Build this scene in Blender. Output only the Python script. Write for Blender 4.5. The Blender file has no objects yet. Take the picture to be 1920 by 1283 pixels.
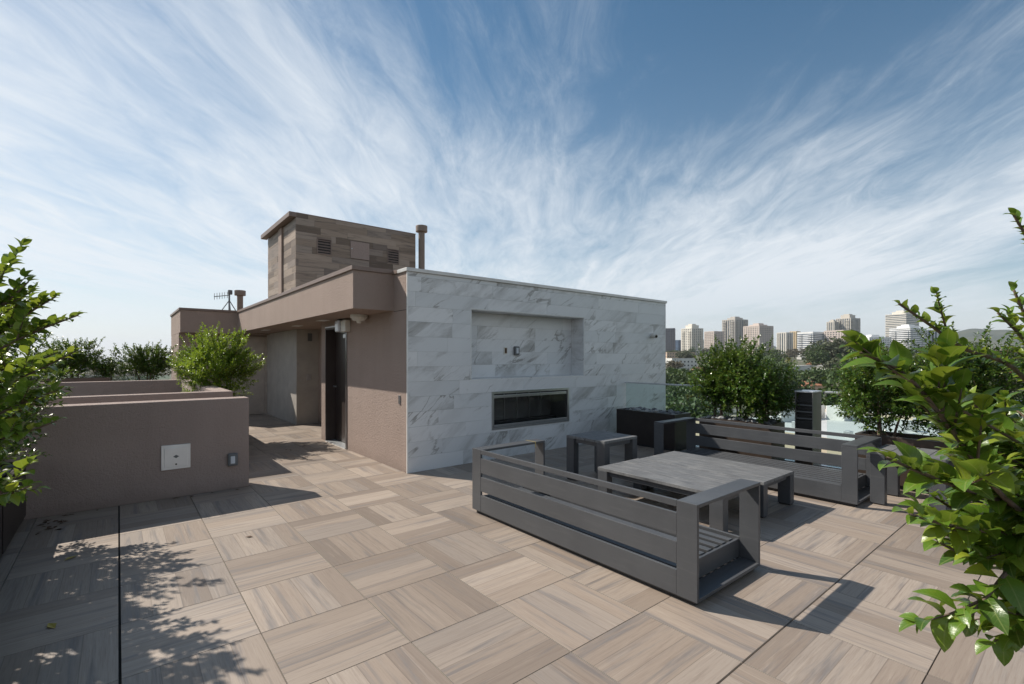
import bpy, math, random
import numpy as np
from mathutils import Vector, Matrix, Quaternion
R = math.radians
random.seed(7); rng = np.random.default_rng(7)
S = bpy.context.scene
C = S.collection

# ---------------------------------------------------------------- camera
cam = bpy.data.cameras.new('camera'); camo = bpy.data.objects.new('camera', cam); C.objects.link(camo)
camo.location = (0, 0, 1.519); camo.rotation_euler = (R(90), 0, R(-39.31))
cam.sensor_width = 36; cam.lens = 36 * 902 / 1920; cam.shift_y = 29.5 / 1920
cam.clip_start = 0.05; cam.clip_end = 30000
S.camera = camo

# ---------------------------------------------------------------- world
SUN_DIR = Vector((0.508, -0.95, -1.0)).normalized()
W = bpy.data.worlds.new('World'); S.world = W; W.use_nodes = True
wn, wl = W.node_tree.nodes, W.node_tree.links; wn.clear()
def wnode(t, **k):
    n = wn.new(t)
    for a, b in k.items(): setattr(n, a, b)
    return n
sky = wnode('ShaderNodeTexSky', sky_type='NISHITA', sun_disc=False)
sky.sun_elevation = R(42.9); sky.sun_rotation = R(-28.1); sky.air_density = 1.0; sky.dust_density = 0.4; sky.ozone_density = 1.3
tc = wnode('ShaderNodeTexCoord')
sep = wnode('ShaderNodeSeparateXYZ'); wl.new(tc.outputs['Generated'], sep.inputs[0])
def wmath(op, a, b=None, c=None, clamp=False):
    n = wnode('ShaderNodeMath', operation=op); n.use_clamp = clamp
    for i, v in enumerate((a, b, c)):
        if v is None: continue
        if isinstance(v, (int, float)): n.inputs[i].default_value = v
        else: wl.new(v, n.inputs[i])
    return n.outputs[0]
zc = wmath('ADD', wmath('MAXIMUM', sep.outputs[2], 0.0), 0.10)
comb = wnode('ShaderNodeCombineXYZ')
wl.new(wmath('DIVIDE', sep.outputs[0], zc), comb.inputs[0]); wl.new(wmath('DIVIDE', sep.outputs[1], zc), comb.inputs[1])
def wmap(src, rot, scale, loc):
    n = wnode('ShaderNodeMapping'); wl.new(src, n.inputs[0])
    n.inputs['Rotation'].default_value = (0, 0, rot); n.inputs['Scale'].default_value = scale; n.inputs['Location'].default_value = loc
    return n.outputs[0]
def wnoise(vec, scale, detail, rough, dist=0.0):
    n = wnode('ShaderNodeTexNoise'); wl.new(vec, n.inputs['Vector'])
    n.inputs['Scale'].default_value = scale; n.inputs['Detail'].default_value = detail
    n.inputs['Roughness'].default_value = rough; n.inputs['Distortion'].default_value = dist
    return n.outputs[0]
def wstep(v, lo, hi):
    n = wnode('ShaderNodeMapRange', interpolation_type='SMOOTHSTEP'); wl.new(v, n.inputs[0])
    n.inputs[1].default_value = lo; n.inputs[2].default_value = hi
    return n.outputs[0]
ROT = -R(50)
CLOUD_A, CLOUD_B = (11.5, 8.4, 0), (4.2, 9.5, 0)
# rotate first, then stretch along the streak direction
rotv = wmap(comb.outputs[0], ROT, (1, 1, 1), (0, 0, 0))
warpn = wnode('ShaderNodeTexNoise'); wl.new(rotv, warpn.inputs['Vector']); warpn.inputs['Scale'].default_value = 0.45; warpn.inputs['Detail'].default_value = 3; warpn.inputs['Roughness'].default_value = 0.5
wv = wnode('ShaderNodeVectorMath', operation='MULTIPLY_ADD'); wl.new(warpn.outputs['Color'], wv.inputs[0])
wv.inputs[1].default_value = (0.8, 0.75, 0); wl.new(rotv, wv.inputs[2])
streak = wnoise(wmap(wv.outputs[0], 0, (0.30, 0.80, 1), CLOUD_A), 1.0, 10, 0.56, 0.0)
fine = wnoise(wmap(wv.outputs[0], R(24), (0.7, 2.4, 1), (1.7, 5.2, 0)), 2.8, 13, 0.70, 0.5)
broad = wnoise(wmap(wv.outputs[0], 0, (0.26, 0.60, 1), CLOUD_B), 0.9, 4, 0.5)
dens = wmath('ADD', wmath('MULTIPLY', streak, 0.52), wmath('ADD', wmath('MULTIPLY', fine, 0.34), wmath('MULTIPLY', broad, 0.82)))
low = wstep(sep.outputs[2], 0.62, 0.10)
mask = wstep(wmath('ADD', dens, wmath('MULTIPLY', low, 0.13)), 0.72, 1.10)
mask = wmath('ADD', mask, wmath('MULTIPLY', low, 0.14), None, True)
hor = wstep(sep.outputs[2], 0.17, 0.02)
mask = wmath('ADD', wmath('MULTIPLY', mask, wmath('SUBTRACT', 1.0, hor)), wmath('MULTIPLY', hor, 0.74))
mask = wmath('MULTIPLY', mask, 0.92)
hs = wnode('ShaderNodeHueSaturation'); wl.new(sky.outputs[0], hs.inputs['Color']); hs.inputs['Hue'].default_value = 0.488; hs.inputs['Saturation'].default_value = 1.22; hs.inputs['Value'].default_value = 0.86
mix = wnode('ShaderNodeMixRGB'); wl.new(mask, mix.inputs[0]); wl.new(hs.outputs[0], mix.inputs[1]); mix.inputs[2].default_value = (7.5, 7.95, 8.4, 1)
bg = wnode('ShaderNodeBackground'); wl.new(mix.outputs[0], bg.inputs[0]); bg.inputs[1].default_value = 0.092
wo = wnode('ShaderNodeOutputWorld'); wl.new(bg.outputs[0], wo.inputs[0])

sun = bpy.data.lights.new('sun', 'SUN'); sun.energy = 5.0; sun.angle = R(0.53); sun.color = (1.0, 0.93, 0.83)
suno = bpy.data.objects.new('sun', sun); C.objects.link(suno); suno.location = (-10, 20, 30)
suno.rotation_euler = SUN_DIR.to_track_quat('-Z', 'Y').to_euler()
S.view_settings.view_transform = 'Standard'; S.view_settings.look = 'None'; S.view_settings.gamma = 1
S.view_settings.exposure = 0.30; S.view_settings.use_curve_mapping = False

# ---------------------------------------------------------------- materials
MATS = {}
class Mat:
    def __init__(s, name):
        s.m = bpy.data.materials.new(name); s.m.use_nodes = True; s.n = s.m.node_tree.nodes; s.l = s.m.node_tree.links
        s.b = s.n['Principled BSDF']; s.out = s.n['Material Output']; MATS[name] = s.m
    def node(s, t, **k):
        n = s.n.new(t)
        for a, b in k.items(): setattr(n, a, b)
        return n
    def math(s, op, a, b=None, c=None, clamp=False):
        n = s.node('ShaderNodeMath', operation=op); n.use_clamp = clamp
        for i, v in enumerate((a, b, c)):
            if v is None: continue
            if isinstance(v, (int, float)): n.inputs[i].default_value = v
            else: s.l.new(v, n.inputs[i])
        return n.outputs[0]
    def coord(s, kind='Object'): return s.node('ShaderNodeTexCoord').outputs[kind]
    def rand(s): return s.node('ShaderNodeObjectInfo').outputs['Random']
    def mapping(s, v, scale=(1, 1, 1), rot=(0, 0, 0), loc=(0, 0, 0)):
        n = s.node('ShaderNodeMapping'); s.l.new(v, n.inputs[0])
        n.inputs['Scale'].default_value = scale; n.inputs['Rotation'].default_value = rot; n.inputs['Location'].default_value = loc
        return n.outputs[0]
    def noise(s, v, scale, detail=4, rough=0.55, dist=0.0, out=0):
        n = s.node('ShaderNodeTexNoise'); s.l.new(v, n.inputs['Vector'])
        n.inputs['Scale'].default_value = scale; n.inputs['Detail'].default_value = detail
        n.inputs['Roughness'].default_value = rough; n.inputs['Distortion'].default_value = dist
        return n.outputs[out]
    def ramp(s, f, stops, interp='LINEAR'):
        n = s.node('ShaderNodeValToRGB'); s.l.new(f, n.inputs[0]); cr = n.color_ramp; cr.interpolation = interp
        while len(cr.elements) < len(stops): cr.elements.new(0.5)
        for e, (p, c) in zip(cr.elements, stops):
            e.position = p; e.color = (c, c, c, 1) if isinstance(c, (int, float)) else (*c, 1)
        return n.outputs[0]
    def step(s, v, lo, hi):
        n = s.node('ShaderNodeMapRange', interpolation_type='SMOOTHSTEP'); s.l.new(v, n.inputs[0])
        n.inputs[1].default_value = lo; n.inputs[2].default_value = hi
        return n.outputs[0]
    def mix(s, f, a, b, mode='MIX'):
        n = s.node('ShaderNodeMixRGB', blend_type=mode)
        for i, v in enumerate((f, a, b)):
            if isinstance(v, (int, float)): n.inputs[i].default_value = v if i == 0 else (v, v, v, 1)
            elif isinstance(v, tuple): n.inputs[i].default_value = (*v, 1)
            else: s.l.new(v, n.inputs[i])
        return n.outputs[0]
    def vadd(s, a, b):
        n = s.node('ShaderNodeVectorMath', operation='ADD'); s.l.new(a, n.inputs[0])
        if isinstance(b, tuple): n.inputs[1].default_value = b
        else: s.l.new(b, n.inputs[1])
        return n.outputs[0]
    def vec(s, x, y, z):
        n = s.node('ShaderNodeCombineXYZ')
        for i, v in enumerate((x, y, z)):
            if isinstance(v, (int, float)): n.inputs[i].default_value = v
            else: s.l.new(v, n.inputs[i])
        return n.outputs[0]
    def color(s, v):
        if isinstance(v, tuple): s.b.inputs['Base Color'].default_value = (*v, 1)
        else: s.l.new(v, s.b.inputs['Base Color'])
        return s
    def set(s, **k):
        for a, v in k.items():
            i = s.b.inputs[a.replace('_', ' ')]
            if isinstance(v, (int, float)): i.default_value = v
            else: s.l.new(v, i)
        return s
    def bump(s, h, strength=0.2, dist=0.01):
        n = s.node('ShaderNodeBump'); n.inputs['Strength'].default_value = strength; n.inputs['Distance'].default_value = dist
        s.l.new(h, n.inputs['Height']); s.l.new(n.outputs[0], s.b.inputs['Normal']); return s

def plain(name, col, rough=0.6, metal=0.0, var=0.10, scale=6.0, bump=0.0, bscale=80):
    m = Mat(name); o = m.coord()
    n = m.noise(o, scale, 5, 0.6)
    a = tuple(c * (1 - var) for c in col); b = tuple(min(1, c * (1 + var)) for c in col)
    m.color(m.ramp(n, [(0.3, a), (0.7, b)])).set(Roughness=rough, Metallic=metal)
    if bump: m.bump(m.noise(o, bscale, 4, 0.6), bump, 0.01)
    return m.m

def stucco(name, col):
    m = Mat(name); o = m.coord()
    big = m.noise(o, 0.9, 5, 0.6); run = m.noise(m.mapping(o, (5, 5, 0.5)), 1.0, 5, 0.6); g = m.noise(o, 110, 4, 0.7)
    v = m.math('ADD', m.math('MULTIPLY', big, 0.5), m.math('ADD', m.math('MULTIPLY', run, 0.25), m.math('MULTIPLY', g, 0.3)))
    col_ = m.ramp(v, [(0.32, tuple(c * 0.84 for c in col)), (0.72, tuple(c * 1.12 for c in col))])
    ps = m.node('ShaderNodeSeparateXYZ'); m.l.new(m.node('ShaderNodeNewGeometry').outputs['Position'], ps.inputs[0])
    splash = m.step(m.math('ADD', ps.outputs[2], m.math('MULTIPLY', m.noise(o, 3.0, 6, 0.7), 0.35)), 0.34, 0.16)
    spots = m.step(m.noise(o, 9.0, 7, 0.72), 0.66, 0.78)
    col_ = m.mix(m.math('MULTIPLY', splash, 0.35), col_, tuple(c * 0.5 for c in col)); col_ = m.mix(m.math('MULTIPLY', spots, 0.22), col_, tuple(min(1, c * 1.7) for c in col))
    m.color(col_).set(Roughness=0.9)
    m.bump(m.math('ADD', g, m.math('MULTIPLY', m.noise(o, 35, 3), 0.8)), 0.9, 0.012)
    return m.m
stucco('stucco', (0.335, 0.255, 0.215))
stucco('stucco_parapet', (0.345, 0.268, 0.235))

# wood-look porcelain paver, four printed planks, local X along the planks
m = Mat('paver'); o = m.coord(); r = m.rand()
sp = m.node('ShaderNodeSeparateXYZ'); m.l.new(o, sp.inputs[0])
idx = m.math('FLOOR', m.math('MULTIPLY', m.math('ADD', sp.outputs[1], 0.3), 1 / 0.15))
key = m.math('ADD', m.math('MULTIPLY', r, 91.7), m.math('MULTIPLY', idx, 7.31))
wn1 = m.node('ShaderNodeTexWhiteNoise', noise_dimensions='1D'); m.l.new(key, wn1.inputs['W'])
pr = wn1.outputs['Value']
off = m.vec(m.math('MULTIPLY', key, 3.7), m.math('MULTIPLY', key, 1.3), key)
pv = m.vadd(o, off)
st = m.noise(m.mapping(pv, (0.55, 9, 1)), 1.6, 6, 0.6, 0.6)
st2 = m.noise(m.mapping(pv, (0.8, 18, 1)), 1.9, 5, 0.65, 0.7)
gr = m.noise(m.mapping(pv, (7, 150, 1)), 1.0, 4, 0.65)
base = m.ramp(pr, [(0.0, (0.205, 0.165, 0.135)), (0.2, (0.275, 0.22, 0.176)), (0.45, (0.315, 0.255, 0.206)), (0.75, (0.365, 0.302, 0.248)), (1.0, (0.26, 0.22, 0.188))])
c1 = m.mix(m.math('MULTIPLY', m.step(st, 0.50, 0.68), 0.80), base, (0.165, 0.152, 0.148))
c1 = m.mix(m.math('MULTIPLY', m.step(st2, 0.54, 0.75), 0.45), c1, (0.46, 0.385, 0.315))
g3 = m.noise(m.mapping(pv, (2.2, 55, 1)), 1.0, 5, 0.7, 0.3)
c1 = m.mix(m.math('MULTIPLY', m.step(g3, 0.48, 0.70), 0.42), c1, (0.165, 0.125, 0.10))
c1 = m.mix(m.math('MULTIPLY', m.step(gr, 0.45, 0.75), 0.35), c1, (0.20, 0.15, 0.12))
tone = m.ramp(m.rand(), [(0, 0.90), (1, 1.08)])
c1 = m.mix(1.0, c1, tone, 'MULTIPLY')
fy = m.math('FRACT', m.math('MULTIPLY', m.math('ADD', sp.outputs[1], 0.3), 1 / 0.15))
edge = m.math('MINIMUM', fy, m.math('SUBTRACT', 1.0, fy))
line = m.step(edge, 0.020, 0.006)
c1 = m.mix(m.math('MULTIPLY', line, 0.6), c1, (0.13, 0.10, 0.08))
m.color(c1).set(Roughness=m.ramp(gr, [(0.3, 0.42), (0.7, 0.58)])); m.bump(gr, 0.12, 0.003)

# white marble with diagonal grey veins, shifted from tile to tile
m = Mat('marble'); o = m.coord(); r = m.rand()
key = m.math('MULTIPLY', r, 57.0)
pv = m.vadd(o, m.vec(key, m.math('MULTIPLY', r, 13.0), m.math('MULTIPLY', r, 31.0)))
rv = m.mapping(pv, (1, 1, 1), (0, R(36), 0))
cloud = m.noise(m.mapping(rv, (0.55, 1, 2.2)), 1.25, 8, 0.68, 0.7)
v1 = m.noise(m.mapping(rv, (0.45, 1, 1.8)), 1.2, 8, 0.58, 1.0)
v2 = m.noise(m.mapping(rv, (0.7, 1, 5.0)), 1.8, 8, 0.62, 0.8)
thin = m.step(m.math('ABSOLUTE', m.math('SUBTRACT', v1, 0.5)), 0.022, 0.0)
thin2 = m.step(m.math('ABSOLUTE', m.math('SUBTRACT', v2, 0.52)), 0.03, 0.0)
heavy = m.step(m.math('FRACT', m.math('MULTIPLY', r, 7.0)), 0.35, 0.95)
fineg = m.noise(m.mapping(rv, (3, 1, 26)), 2.0, 5, 0.7, 0.4)
gate = m.step(m.noise(pv, 1.3, 2), 0.42, 0.62)
col = m.mix(m.ramp(r, [(0, 0.0), (1, 1.0)]), (0.60, 0.615, 0.625), (0.69, 0.695, 0.70))
col = m.mix(m.math('MULTIPLY', m.step(cloud, 0.44, 0.70), m.math('ADD', 0.20, m.math('MULTIPLY', heavy, 0.80))), col, (0.33, 0.328, 0.32))
col = m.mix(m.math('MULTIPLY', m.math('MULTIPLY', thin2, gate), m.math('ADD', 0.1, m.math('MULTIPLY', heavy, 0.45))), col, (0.33, 0.32, 0.30))
col = m.mix(m.math('MULTIPLY', m.math('MULTIPLY', thin, gate), 0.8), col, (0.21, 0.20, 0.185))
col = m.mix(m.math('MULTIPLY', m.step(fineg, 0.5, 0.8), m.math('MULTIPLY', heavy, 0.35)), col, (0.42, 0.41, 0.39))
m.color(col).set(Roughness=0.38)

# wood-look cladding board, one tone per board
m = Mat('cladding'); o = m.coord(); r = m.rand()
pv = m.vadd(o, m.vec(m.math('MULTIPLY', r, 83.0), m.math('MULTIPLY', r, 19.0), m.math('MULTIPLY', r, 41.0)))
g1 = m.noise(m.mapping(pv, (1.2, 1.2, 14)), 1.6, 6, 0.62, 0.6)
g2 = m.noise(m.mapping(pv, (4, 4, 120)), 1.0, 4, 0.65)
base = m.ramp(r, [(0, (0.11, 0.076, 0.054)), (0.2, (0.26, 0.195, 0.145)), (0.5, (0.38, 0.295, 0.23)), (0.75, (0.31, 0.25, 0.205)), (1, (0.16, 0.12, 0.098))])
c1 = m.mix(m.math('MULTIPLY', m.step(g1, 0.48, 0.72), 0.7), base, (0.085, 0.066, 0.055))
c1 = m.mix(m.math('MULTIPLY', m.step(g1, 0.45, 0.28), 0.5), c1, (0.33, 0.27, 0.22))
c1 = m.mix(m.math('MULTIPLY', m.step(g2, 0.45, 0.75), 0.3), c1, (0.1, 0.075, 0.06))
m.color(c1).set(Roughness=0.6)

# weathered grey-black table boards
m = Mat('table_board'); o = m.coord(); r = m.rand()
pv = m.vadd(o, m.vec(m.math('MULTIPLY', r, 33.0), m.math('MULTIPLY', r, 17.0), 0.0))
g = m.noise(m.mapping(pv, (70, 3.0, 1)), 1.2, 5, 0.65); d = m.noise(pv, 3.0, 6, 0.65)
col = m.ramp(g, [(0.36, (0.07, 0.072, 0.077)), (0.64, (0.21, 0.21, 0.21))])
col = m.mix(m.math('MULTIPLY', m.step(d, 0.5, 0.78), 0.45), col, (0.30, 0.29, 0.275))
m.color(col).set(Roughness=0.55); m.bump(g, 0.25, 0.002)

m = Mat('bench_metal'); o = m.coord(); a_ = m.noise(o, 2.2, 6, 0.65); b_ = m.noise(o, 38, 5, 0.7); c_n = m.noise(m.mapping(o, (3, 3, 40)), 1.0, 4, 0.6)
col = m.ramp(a_, [(0.3, (0.058, 0.061, 0.067)), (0.7, (0.076, 0.079, 0.085))])
col = m.mix(m.math('MULTIPLY', m.step(b_, 0.60, 0.78), 0.25), col, (0.19, 0.185, 0.175))
col = m.mix(m.math('MULTIPLY', m.step(c_n, 0.52, 0.75), 0.18), col, (0.15, 0.15, 0.15))
m.color(col).set(Roughness=m.ramp(a_, [(0.3, 0.36), (0.7, 0.52)])); m.bump(b_, 0.03, 0.004)
plain('dark_plinth', (0.018, 0.018, 0.02), 0.6)
plain('planter_metal', (0.028, 0.022, 0.02), 0.38, 0.3, 0.25, 4.0, 0.05, 40)
plain('planter_bronze', (0.085, 0.062, 0.05), 0.4, 0.35, 0.2, 4.0, 0.05, 40)
plain('coping_metal', (0.58, 0.57, 0.55), 0.45, 0.2)
plain('coping_brown', (0.20, 0.145, 0.12), 0.5, 0.1)
plain('steel', (0.55, 0.56, 0.57), 0.28, 0.9, 0.06, 12)
plain('aluminium', (0.62, 0.64, 0.66), 0.35, 0.7, 0.05)
plain('door_dark', (0.040, 0.028, 0.024), 0.45, 0.0, 0.1)
plain('door_tan', (0.42, 0.36, 0.31), 0.6)
plain('wall_panel', (0.36, 0.33, 0.295), 0.75, 0, 0.12, 3.0, 0.25, 60)
plain('white_paint', (0.70, 0.70, 0.68), 0.45)
plain('white_plastic', (0.62, 0.60, 0.55), 0.4)
plain('grey_plastic', (0.12, 0.125, 0.13), 0.45)
plain('firebox_steel', (0.10, 0.10, 0.10), 0.5, 0.3)
plain('bollard_side', (0.20, 0.195, 0.185), 0.4, 0.4)
plain('black', (0.012, 0.012, 0.013), 0.4)
plain('soil', (0.035, 0.026, 0.02), 0.95, 0, 0.3, 20, 0.5, 60)
plain('bark', (0.13, 0.09, 0.065), 0.85, 0, 0.3, 25, 0.4, 60)
plain('slab', (0.22, 0.21, 0.20), 0.9)
plain('paver_edge', (0.36, 0.32, 0.28), 0.8)
plain('joint', (0.018, 0.016, 0.015), 0.9)
plain('pipe_brown', (0.22, 0.165, 0.13), 0.55)
plain('dead_leaf', (0.085, 0.045, 0.022), 0.8, 0, 0.4, 30)
plain('yellow_leaf', (0.42, 0.33, 0.06), 0.6, 0, 0.2, 30)
plain('ribbon', (0.42, 0.33, 0.12), 0.6)
plain('terracotta', (0.42, 0.19, 0.105), 0.8, 0, 0.2, 0.6)
plain('roof_grey', (0.24, 0.235, 0.22), 0.85, 0, 0.15, 0.5)
plain('roof_white', (0.52, 0.53, 0.52), 0.6, 0, 0.08, 0.12)
plain('house_white', (0.66, 0.65, 0.62), 0.8, 0, 0.05, 0.2)
plain('house_cream', (0.55, 0.46, 0.34), 0.8, 0, 0.05, 0.2)
plain('house_peach', (0.60, 0.43, 0.31), 0.8, 0, 0.05, 0.2)
plain('lens', (0.55, 0.58, 0.62), 0.15)
for nm, c in dict(t_grey=(0.17, 0.155, 0.165), t_cream=(0.66, 0.62, 0.55), t_pink=(0.55, 0.47, 0.42), t_conc=(0.44, 0.41, 0.37),
                  t_yellow=(0.60, 0.46, 0.27), t_white=(0.76, 0.76, 0.75), t_beige=(0.52, 0.48, 0.42)).items():
    plain(nm, c, 0.8, 0, 0.06, 0.05)
def glassy(name, col, rough=0.12):
    m = Mat(name); o = m.coord(); n = m.noise(o, 0.18, 3, 0.7)
    m.color(m.ramp(n, [(0.35, tuple(c * 0.6 for c in col)), (0.65, tuple(c * 1.35 for c in col))])).set(Roughness=rough); return m.m
glassy('t_glass', (0.11, 0.13, 0.15)); glassy('t_blue', (0.05, 0.085, 0.14)); glassy('window_dark', (0.03, 0.035, 0.04))

def clearglass(name, tint, refl=1.0):
    m = Mat(name); m.n.remove(m.b)
    tr = m.node('ShaderNodeBsdfTransparent'); tr.inputs[0].default_value = (*tint, 1)
    gl = m.node('ShaderNodeBsdfGlossy'); gl.inputs['Roughness'].default_value = 0.02
    fr = m.node('ShaderNodeFresnel'); fr.inputs[0].default_value = 1.5
    mx = m.node('ShaderNodeMixShader'); m.l.new(m.math('MULTIPLY', m.math('MULTIPLY', fr.outputs[0], refl), m.math('SUBTRACT', 1.0, m.node('ShaderNodeNewGeometry').outputs['Backfacing']), None, True), mx.inputs[0]); m.l.new(tr.outputs[0], mx.inputs[1]); m.l.new(gl.outputs[0], mx.inputs[2])
    m.l.new(mx.outputs[0], m.out.inputs[0]); return m.m
clearglass('rail_glass', (0.875, 0.94, 0.935)); clearglass('fire_glass', (0.90, 0.91, 0.91), 1.3)

def leafmat(name, dark, mid, young, gloss=0.32, trans=0.30, veins=False):
    m = Mat(name)
    isl = m.node('ShaderNodeNewGeometry').outputs['Random Per Island']
    f = m.math('FRACT', m.math('ADD', isl, m.rand()))
    col = m.ramp(f, [(0.0, dark), (0.45, mid), (0.80, mid), (1.0, young)])
    if veins:
        uv = m.node('ShaderNodeSeparateXYZ'); m.l.new(m.coord('UV'), uv.inputs[0]); av = m.math('ABSOLUTE', uv.outputs[1])
        rib = m.step(av, 0.022, 0.006)
        sidev = m.step(m.math('SINE', m.math('MULTIPLY', m.math('SUBTRACT', uv.outputs[0], m.math('MULTIPLY', av, 0.9)), 52.0)), 0.86, 1.0)
        blot = m.noise(m.vec(uv.outputs[0], uv.outputs[1], m.math('MULTIPLY', f, 40.0)), 5.0, 4, 0.6)
        col = m.mix(m.math('MULTIPLY', m.math('MAXIMUM', rib, m.math('MULTIPLY', sidev, 0.35)), 0.55), col, (0.26, 0.31, 0.09))
        col = m.mix(m.math('MULTIPLY', m.step(blot, 0.55, 0.8), 0.45), col, (0.19, 0.20, 0.03))
        m.bump(m.math('ADD', blot, m.math('MULTIPLY', sidev, -0.3)), 0.12, 0.01)
    m.color(col).set(Roughness=gloss); m.b.inputs['Specular IOR Level'].default_value = 0.5
    t = m.node('ShaderNodeBsdfTranslucent'); m.l.new(m.mix(0.5, col, young), t.inputs[0])
    mx = m.node('ShaderNodeMixShader'); mx.inputs[0].default_value = trans
    m.l.new(m.b.outputs[0], mx.inputs[1]); m.l.new(t.outputs[0], mx.inputs[2]); m.l.new(mx.outputs[0], m.out.inputs[0]); return m.m
leafmat('leaf', (0.036, 0.09, 0.012), (0.105, 0.20, 0.020), (0.30, 0.35, 0.035), 0.30, 0.34, True)
leafmat('leaf_mid', (0.028, 0.072, 0.013), (0.068, 0.14, 0.018), (0.19, 0.24, 0.035), 0.30, 0.28)
leafmat('leaf_bright', (0.06, 0.13, 0.012), (0.16, 0.27, 0.022), (0.33, 0.40, 0.04), 0.32, 0.38)
leafmat('leaf_dark', (0.018, 0.045, 0.012), (0.040, 0.088, 0.018), (0.11, 0.17, 0.035), 0.30, 0.2)
leafmat('tree_green', (0.025, 0.05, 0.013), (0.05, 0.09, 0.02), (0.10, 0.14, 0.03), 0.6, 0.2)
leafmat('tree_olive', (0.05, 0.06, 0.03), (0.085, 0.10, 0.05), (0.14, 0.15, 0.075), 0.6, 0.2)
leafmat('tree_brown', (0.07, 0.065, 0.04), (0.12, 0.105, 0.065), (0.17, 0.15, 0.09), 0.6, 0.2)
leafmat('palm_leaf', (0.06, 0.085, 0.02), (0.12, 0.15, 0.03), (0.30, 0.24, 0.07), 0.5, 0.25)

m = Mat('pebble'); o = m.coord(); r = m.rand()
m.color(m.mix(m.step(m.noise(o, 30, 4), 0.45, 0.7), m.ramp(r, [(0, (0.07, 0.075, 0.085)), (0.7, (0.17, 0.18, 0.19)), (1, (0.42, 0.41, 0.39))]), (0.20, 0.205, 0.21))).set(Roughness=0.6)

m = Mat('ground'); o = m.coord(); n = m.noise(o, 0.02, 6, 0.65); n2 = m.noise(o, 0.15, 4, 0.6)
m.color(m.mix(m.step(n2, 0.45, 0.65), m.ramp(n, [(0.35, (0.045, 0.065, 0.025)), (0.55, (0.10, 0.10, 0.055)), (0.7, (0.24, 0.21, 0.17))]), (0.05, 0.06, 0.03))).set(Roughness=0.95)
m = Mat('hill'); o = m.coord(); n = m.noise(o, 0.004, 7, 0.65)
m.color(m.ramp(n, [(0.35, (0.035, 0.05, 0.03)), (0.7, (0.10, 0.10, 0.06))])).set(Roughness=0.95)

# ---------------------------------------------------------------- helpers
class MB:
    def __init__(s): s.v, s.f = [], []
    def add(s, vs, fs):
        k = len(s.v); s.v += [tuple(q) for q in vs]; s.f += [tuple(i + k for i in q) for q in fs]; return s
    def box(s, x0, y0, z0, x1, y1, z1):
        vs = [(x, y, z) for z in (z0, z1) for y in (y0, y1) for x in (x0, x1)]
        return s.add(vs, [(0, 2, 3, 1), (4, 5, 7, 6), (0, 1, 5, 4), (2, 6, 7, 3), (0, 4, 6, 2), (1, 3, 7, 5)])
    def tube(s, path, rad, n=6, cap=True):
        path = [Vector(p) for p in path]; rings = []
        for i, p in enumerate(path):
            t = (path[min(i + 1, len(path) - 1)] - path[max(i - 1, 0)]).normalized()
            a = t.orthogonal().normalized(); b = t.cross(a)
            r = rad[i] if isinstance(rad, (list, tuple)) else rad
            rings.append([p + a * r * math.cos(2 * math.pi * k / n) + b * r * math.sin(2 * math.pi * k / n) for k in range(n)])
        # keep neighbouring rings aligned
        vs = [q for r_ in rings for q in r_]; fs = []
        for i in range(len(path) - 1):
            # nearest start index
            j = min(range(n), key=lambda q: (rings[i][0] - path[i] - (rings[i + 1][q] - path[i + 1])).length)
            rings[i + 1] = rings[i + 1][j:] + rings[i + 1][:j]
        vs = [q for r_ in rings for q in r_]
        for i in range(len(path) - 1):
            for k in range(n): fs.append((i * n + k, i * n + (k + 1) % n, (i + 1) * n + (k + 1) % n, (i + 1) * n + k))
        if cap: fs += [tuple(range(n))[::-1], tuple((len(path) - 1) * n + k for k in range(n))]
        return s.add(vs, fs)
    def cyl(s, x, y, z0, z1, r, n=20, r1=None):
        return s.tube([(x, y, z0), (x, y, z1)], [r, r if r1 is None else r1], n)
    def mesh(s, name):
        me = bpy.data.meshes.new(name); me.from_pydata(s.v, [], s.f); me.update(); return me
    def build(s, name, mat, parent=None, loc=(0, 0, 0), smooth=False, bevel=0.0):
        me = s.mesh(name); me.materials.append(MATS[mat])
        if smooth: me.polygons.foreach_set('use_smooth', [True] * len(me.polygons))
        return link(name, me, parent, loc, bevel)
def link(name, me, parent=None, loc=(0, 0, 0), bevel=0.0):
    o = bpy.data.objects.new(name, me); C.objects.link(o); o.location = loc; o.parent = parent
    if bevel:
        b = o.modifiers.new('bevel', 'BEVEL'); b.width = bevel; b.segments = 2; b.limit_method = 'ANGLE'
    return o
def tag(o, label, cat, group=None):
    o['label'] = label; o['category'] = cat
    if group: o['group'] = group
    return o
def thing(name, label, cat, loc=(0, 0, 0), rz=0, group=None):
    o = bpy.data.objects.new(name, None); C.objects.link(o); o.location = loc; o.rotation_euler = (0, 0, rz)
    o.empty_display_size = 0.2
    return tag(o, label, cat, group)
def struct(o): o['kind'] = 'structure'; return o
def bx(*a): return MB().box(*a)
def rects_minus(rect, holes):
    rs = [rect]
    for (hx0, hz0, hx1, hz1) in holes:
        out = []
        for (x0, z0, x1, z1) in rs:
            if hx0 >= x1 or hx1 <= x0 or hz0 >= z1 or hz1 <= z0: out.append((x0, z0, x1, z1)); continue
            if hx0 > x0: out.append((x0, z0, hx0, z1))
            if hx1 < x1: out.append((hx1, z0, x1, z1))
            a, b = max(x0, hx0), min(x1, hx1)
            if hz0 > z0: out.append((a, z0, b, hz0))
            if hz1 < z1: out.append((a, hz1, b, z1))
        rs = out
    return [q for q in rs if q[2] - q[0] > 0.004 and q[3] - q[1] > 0.004]

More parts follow.
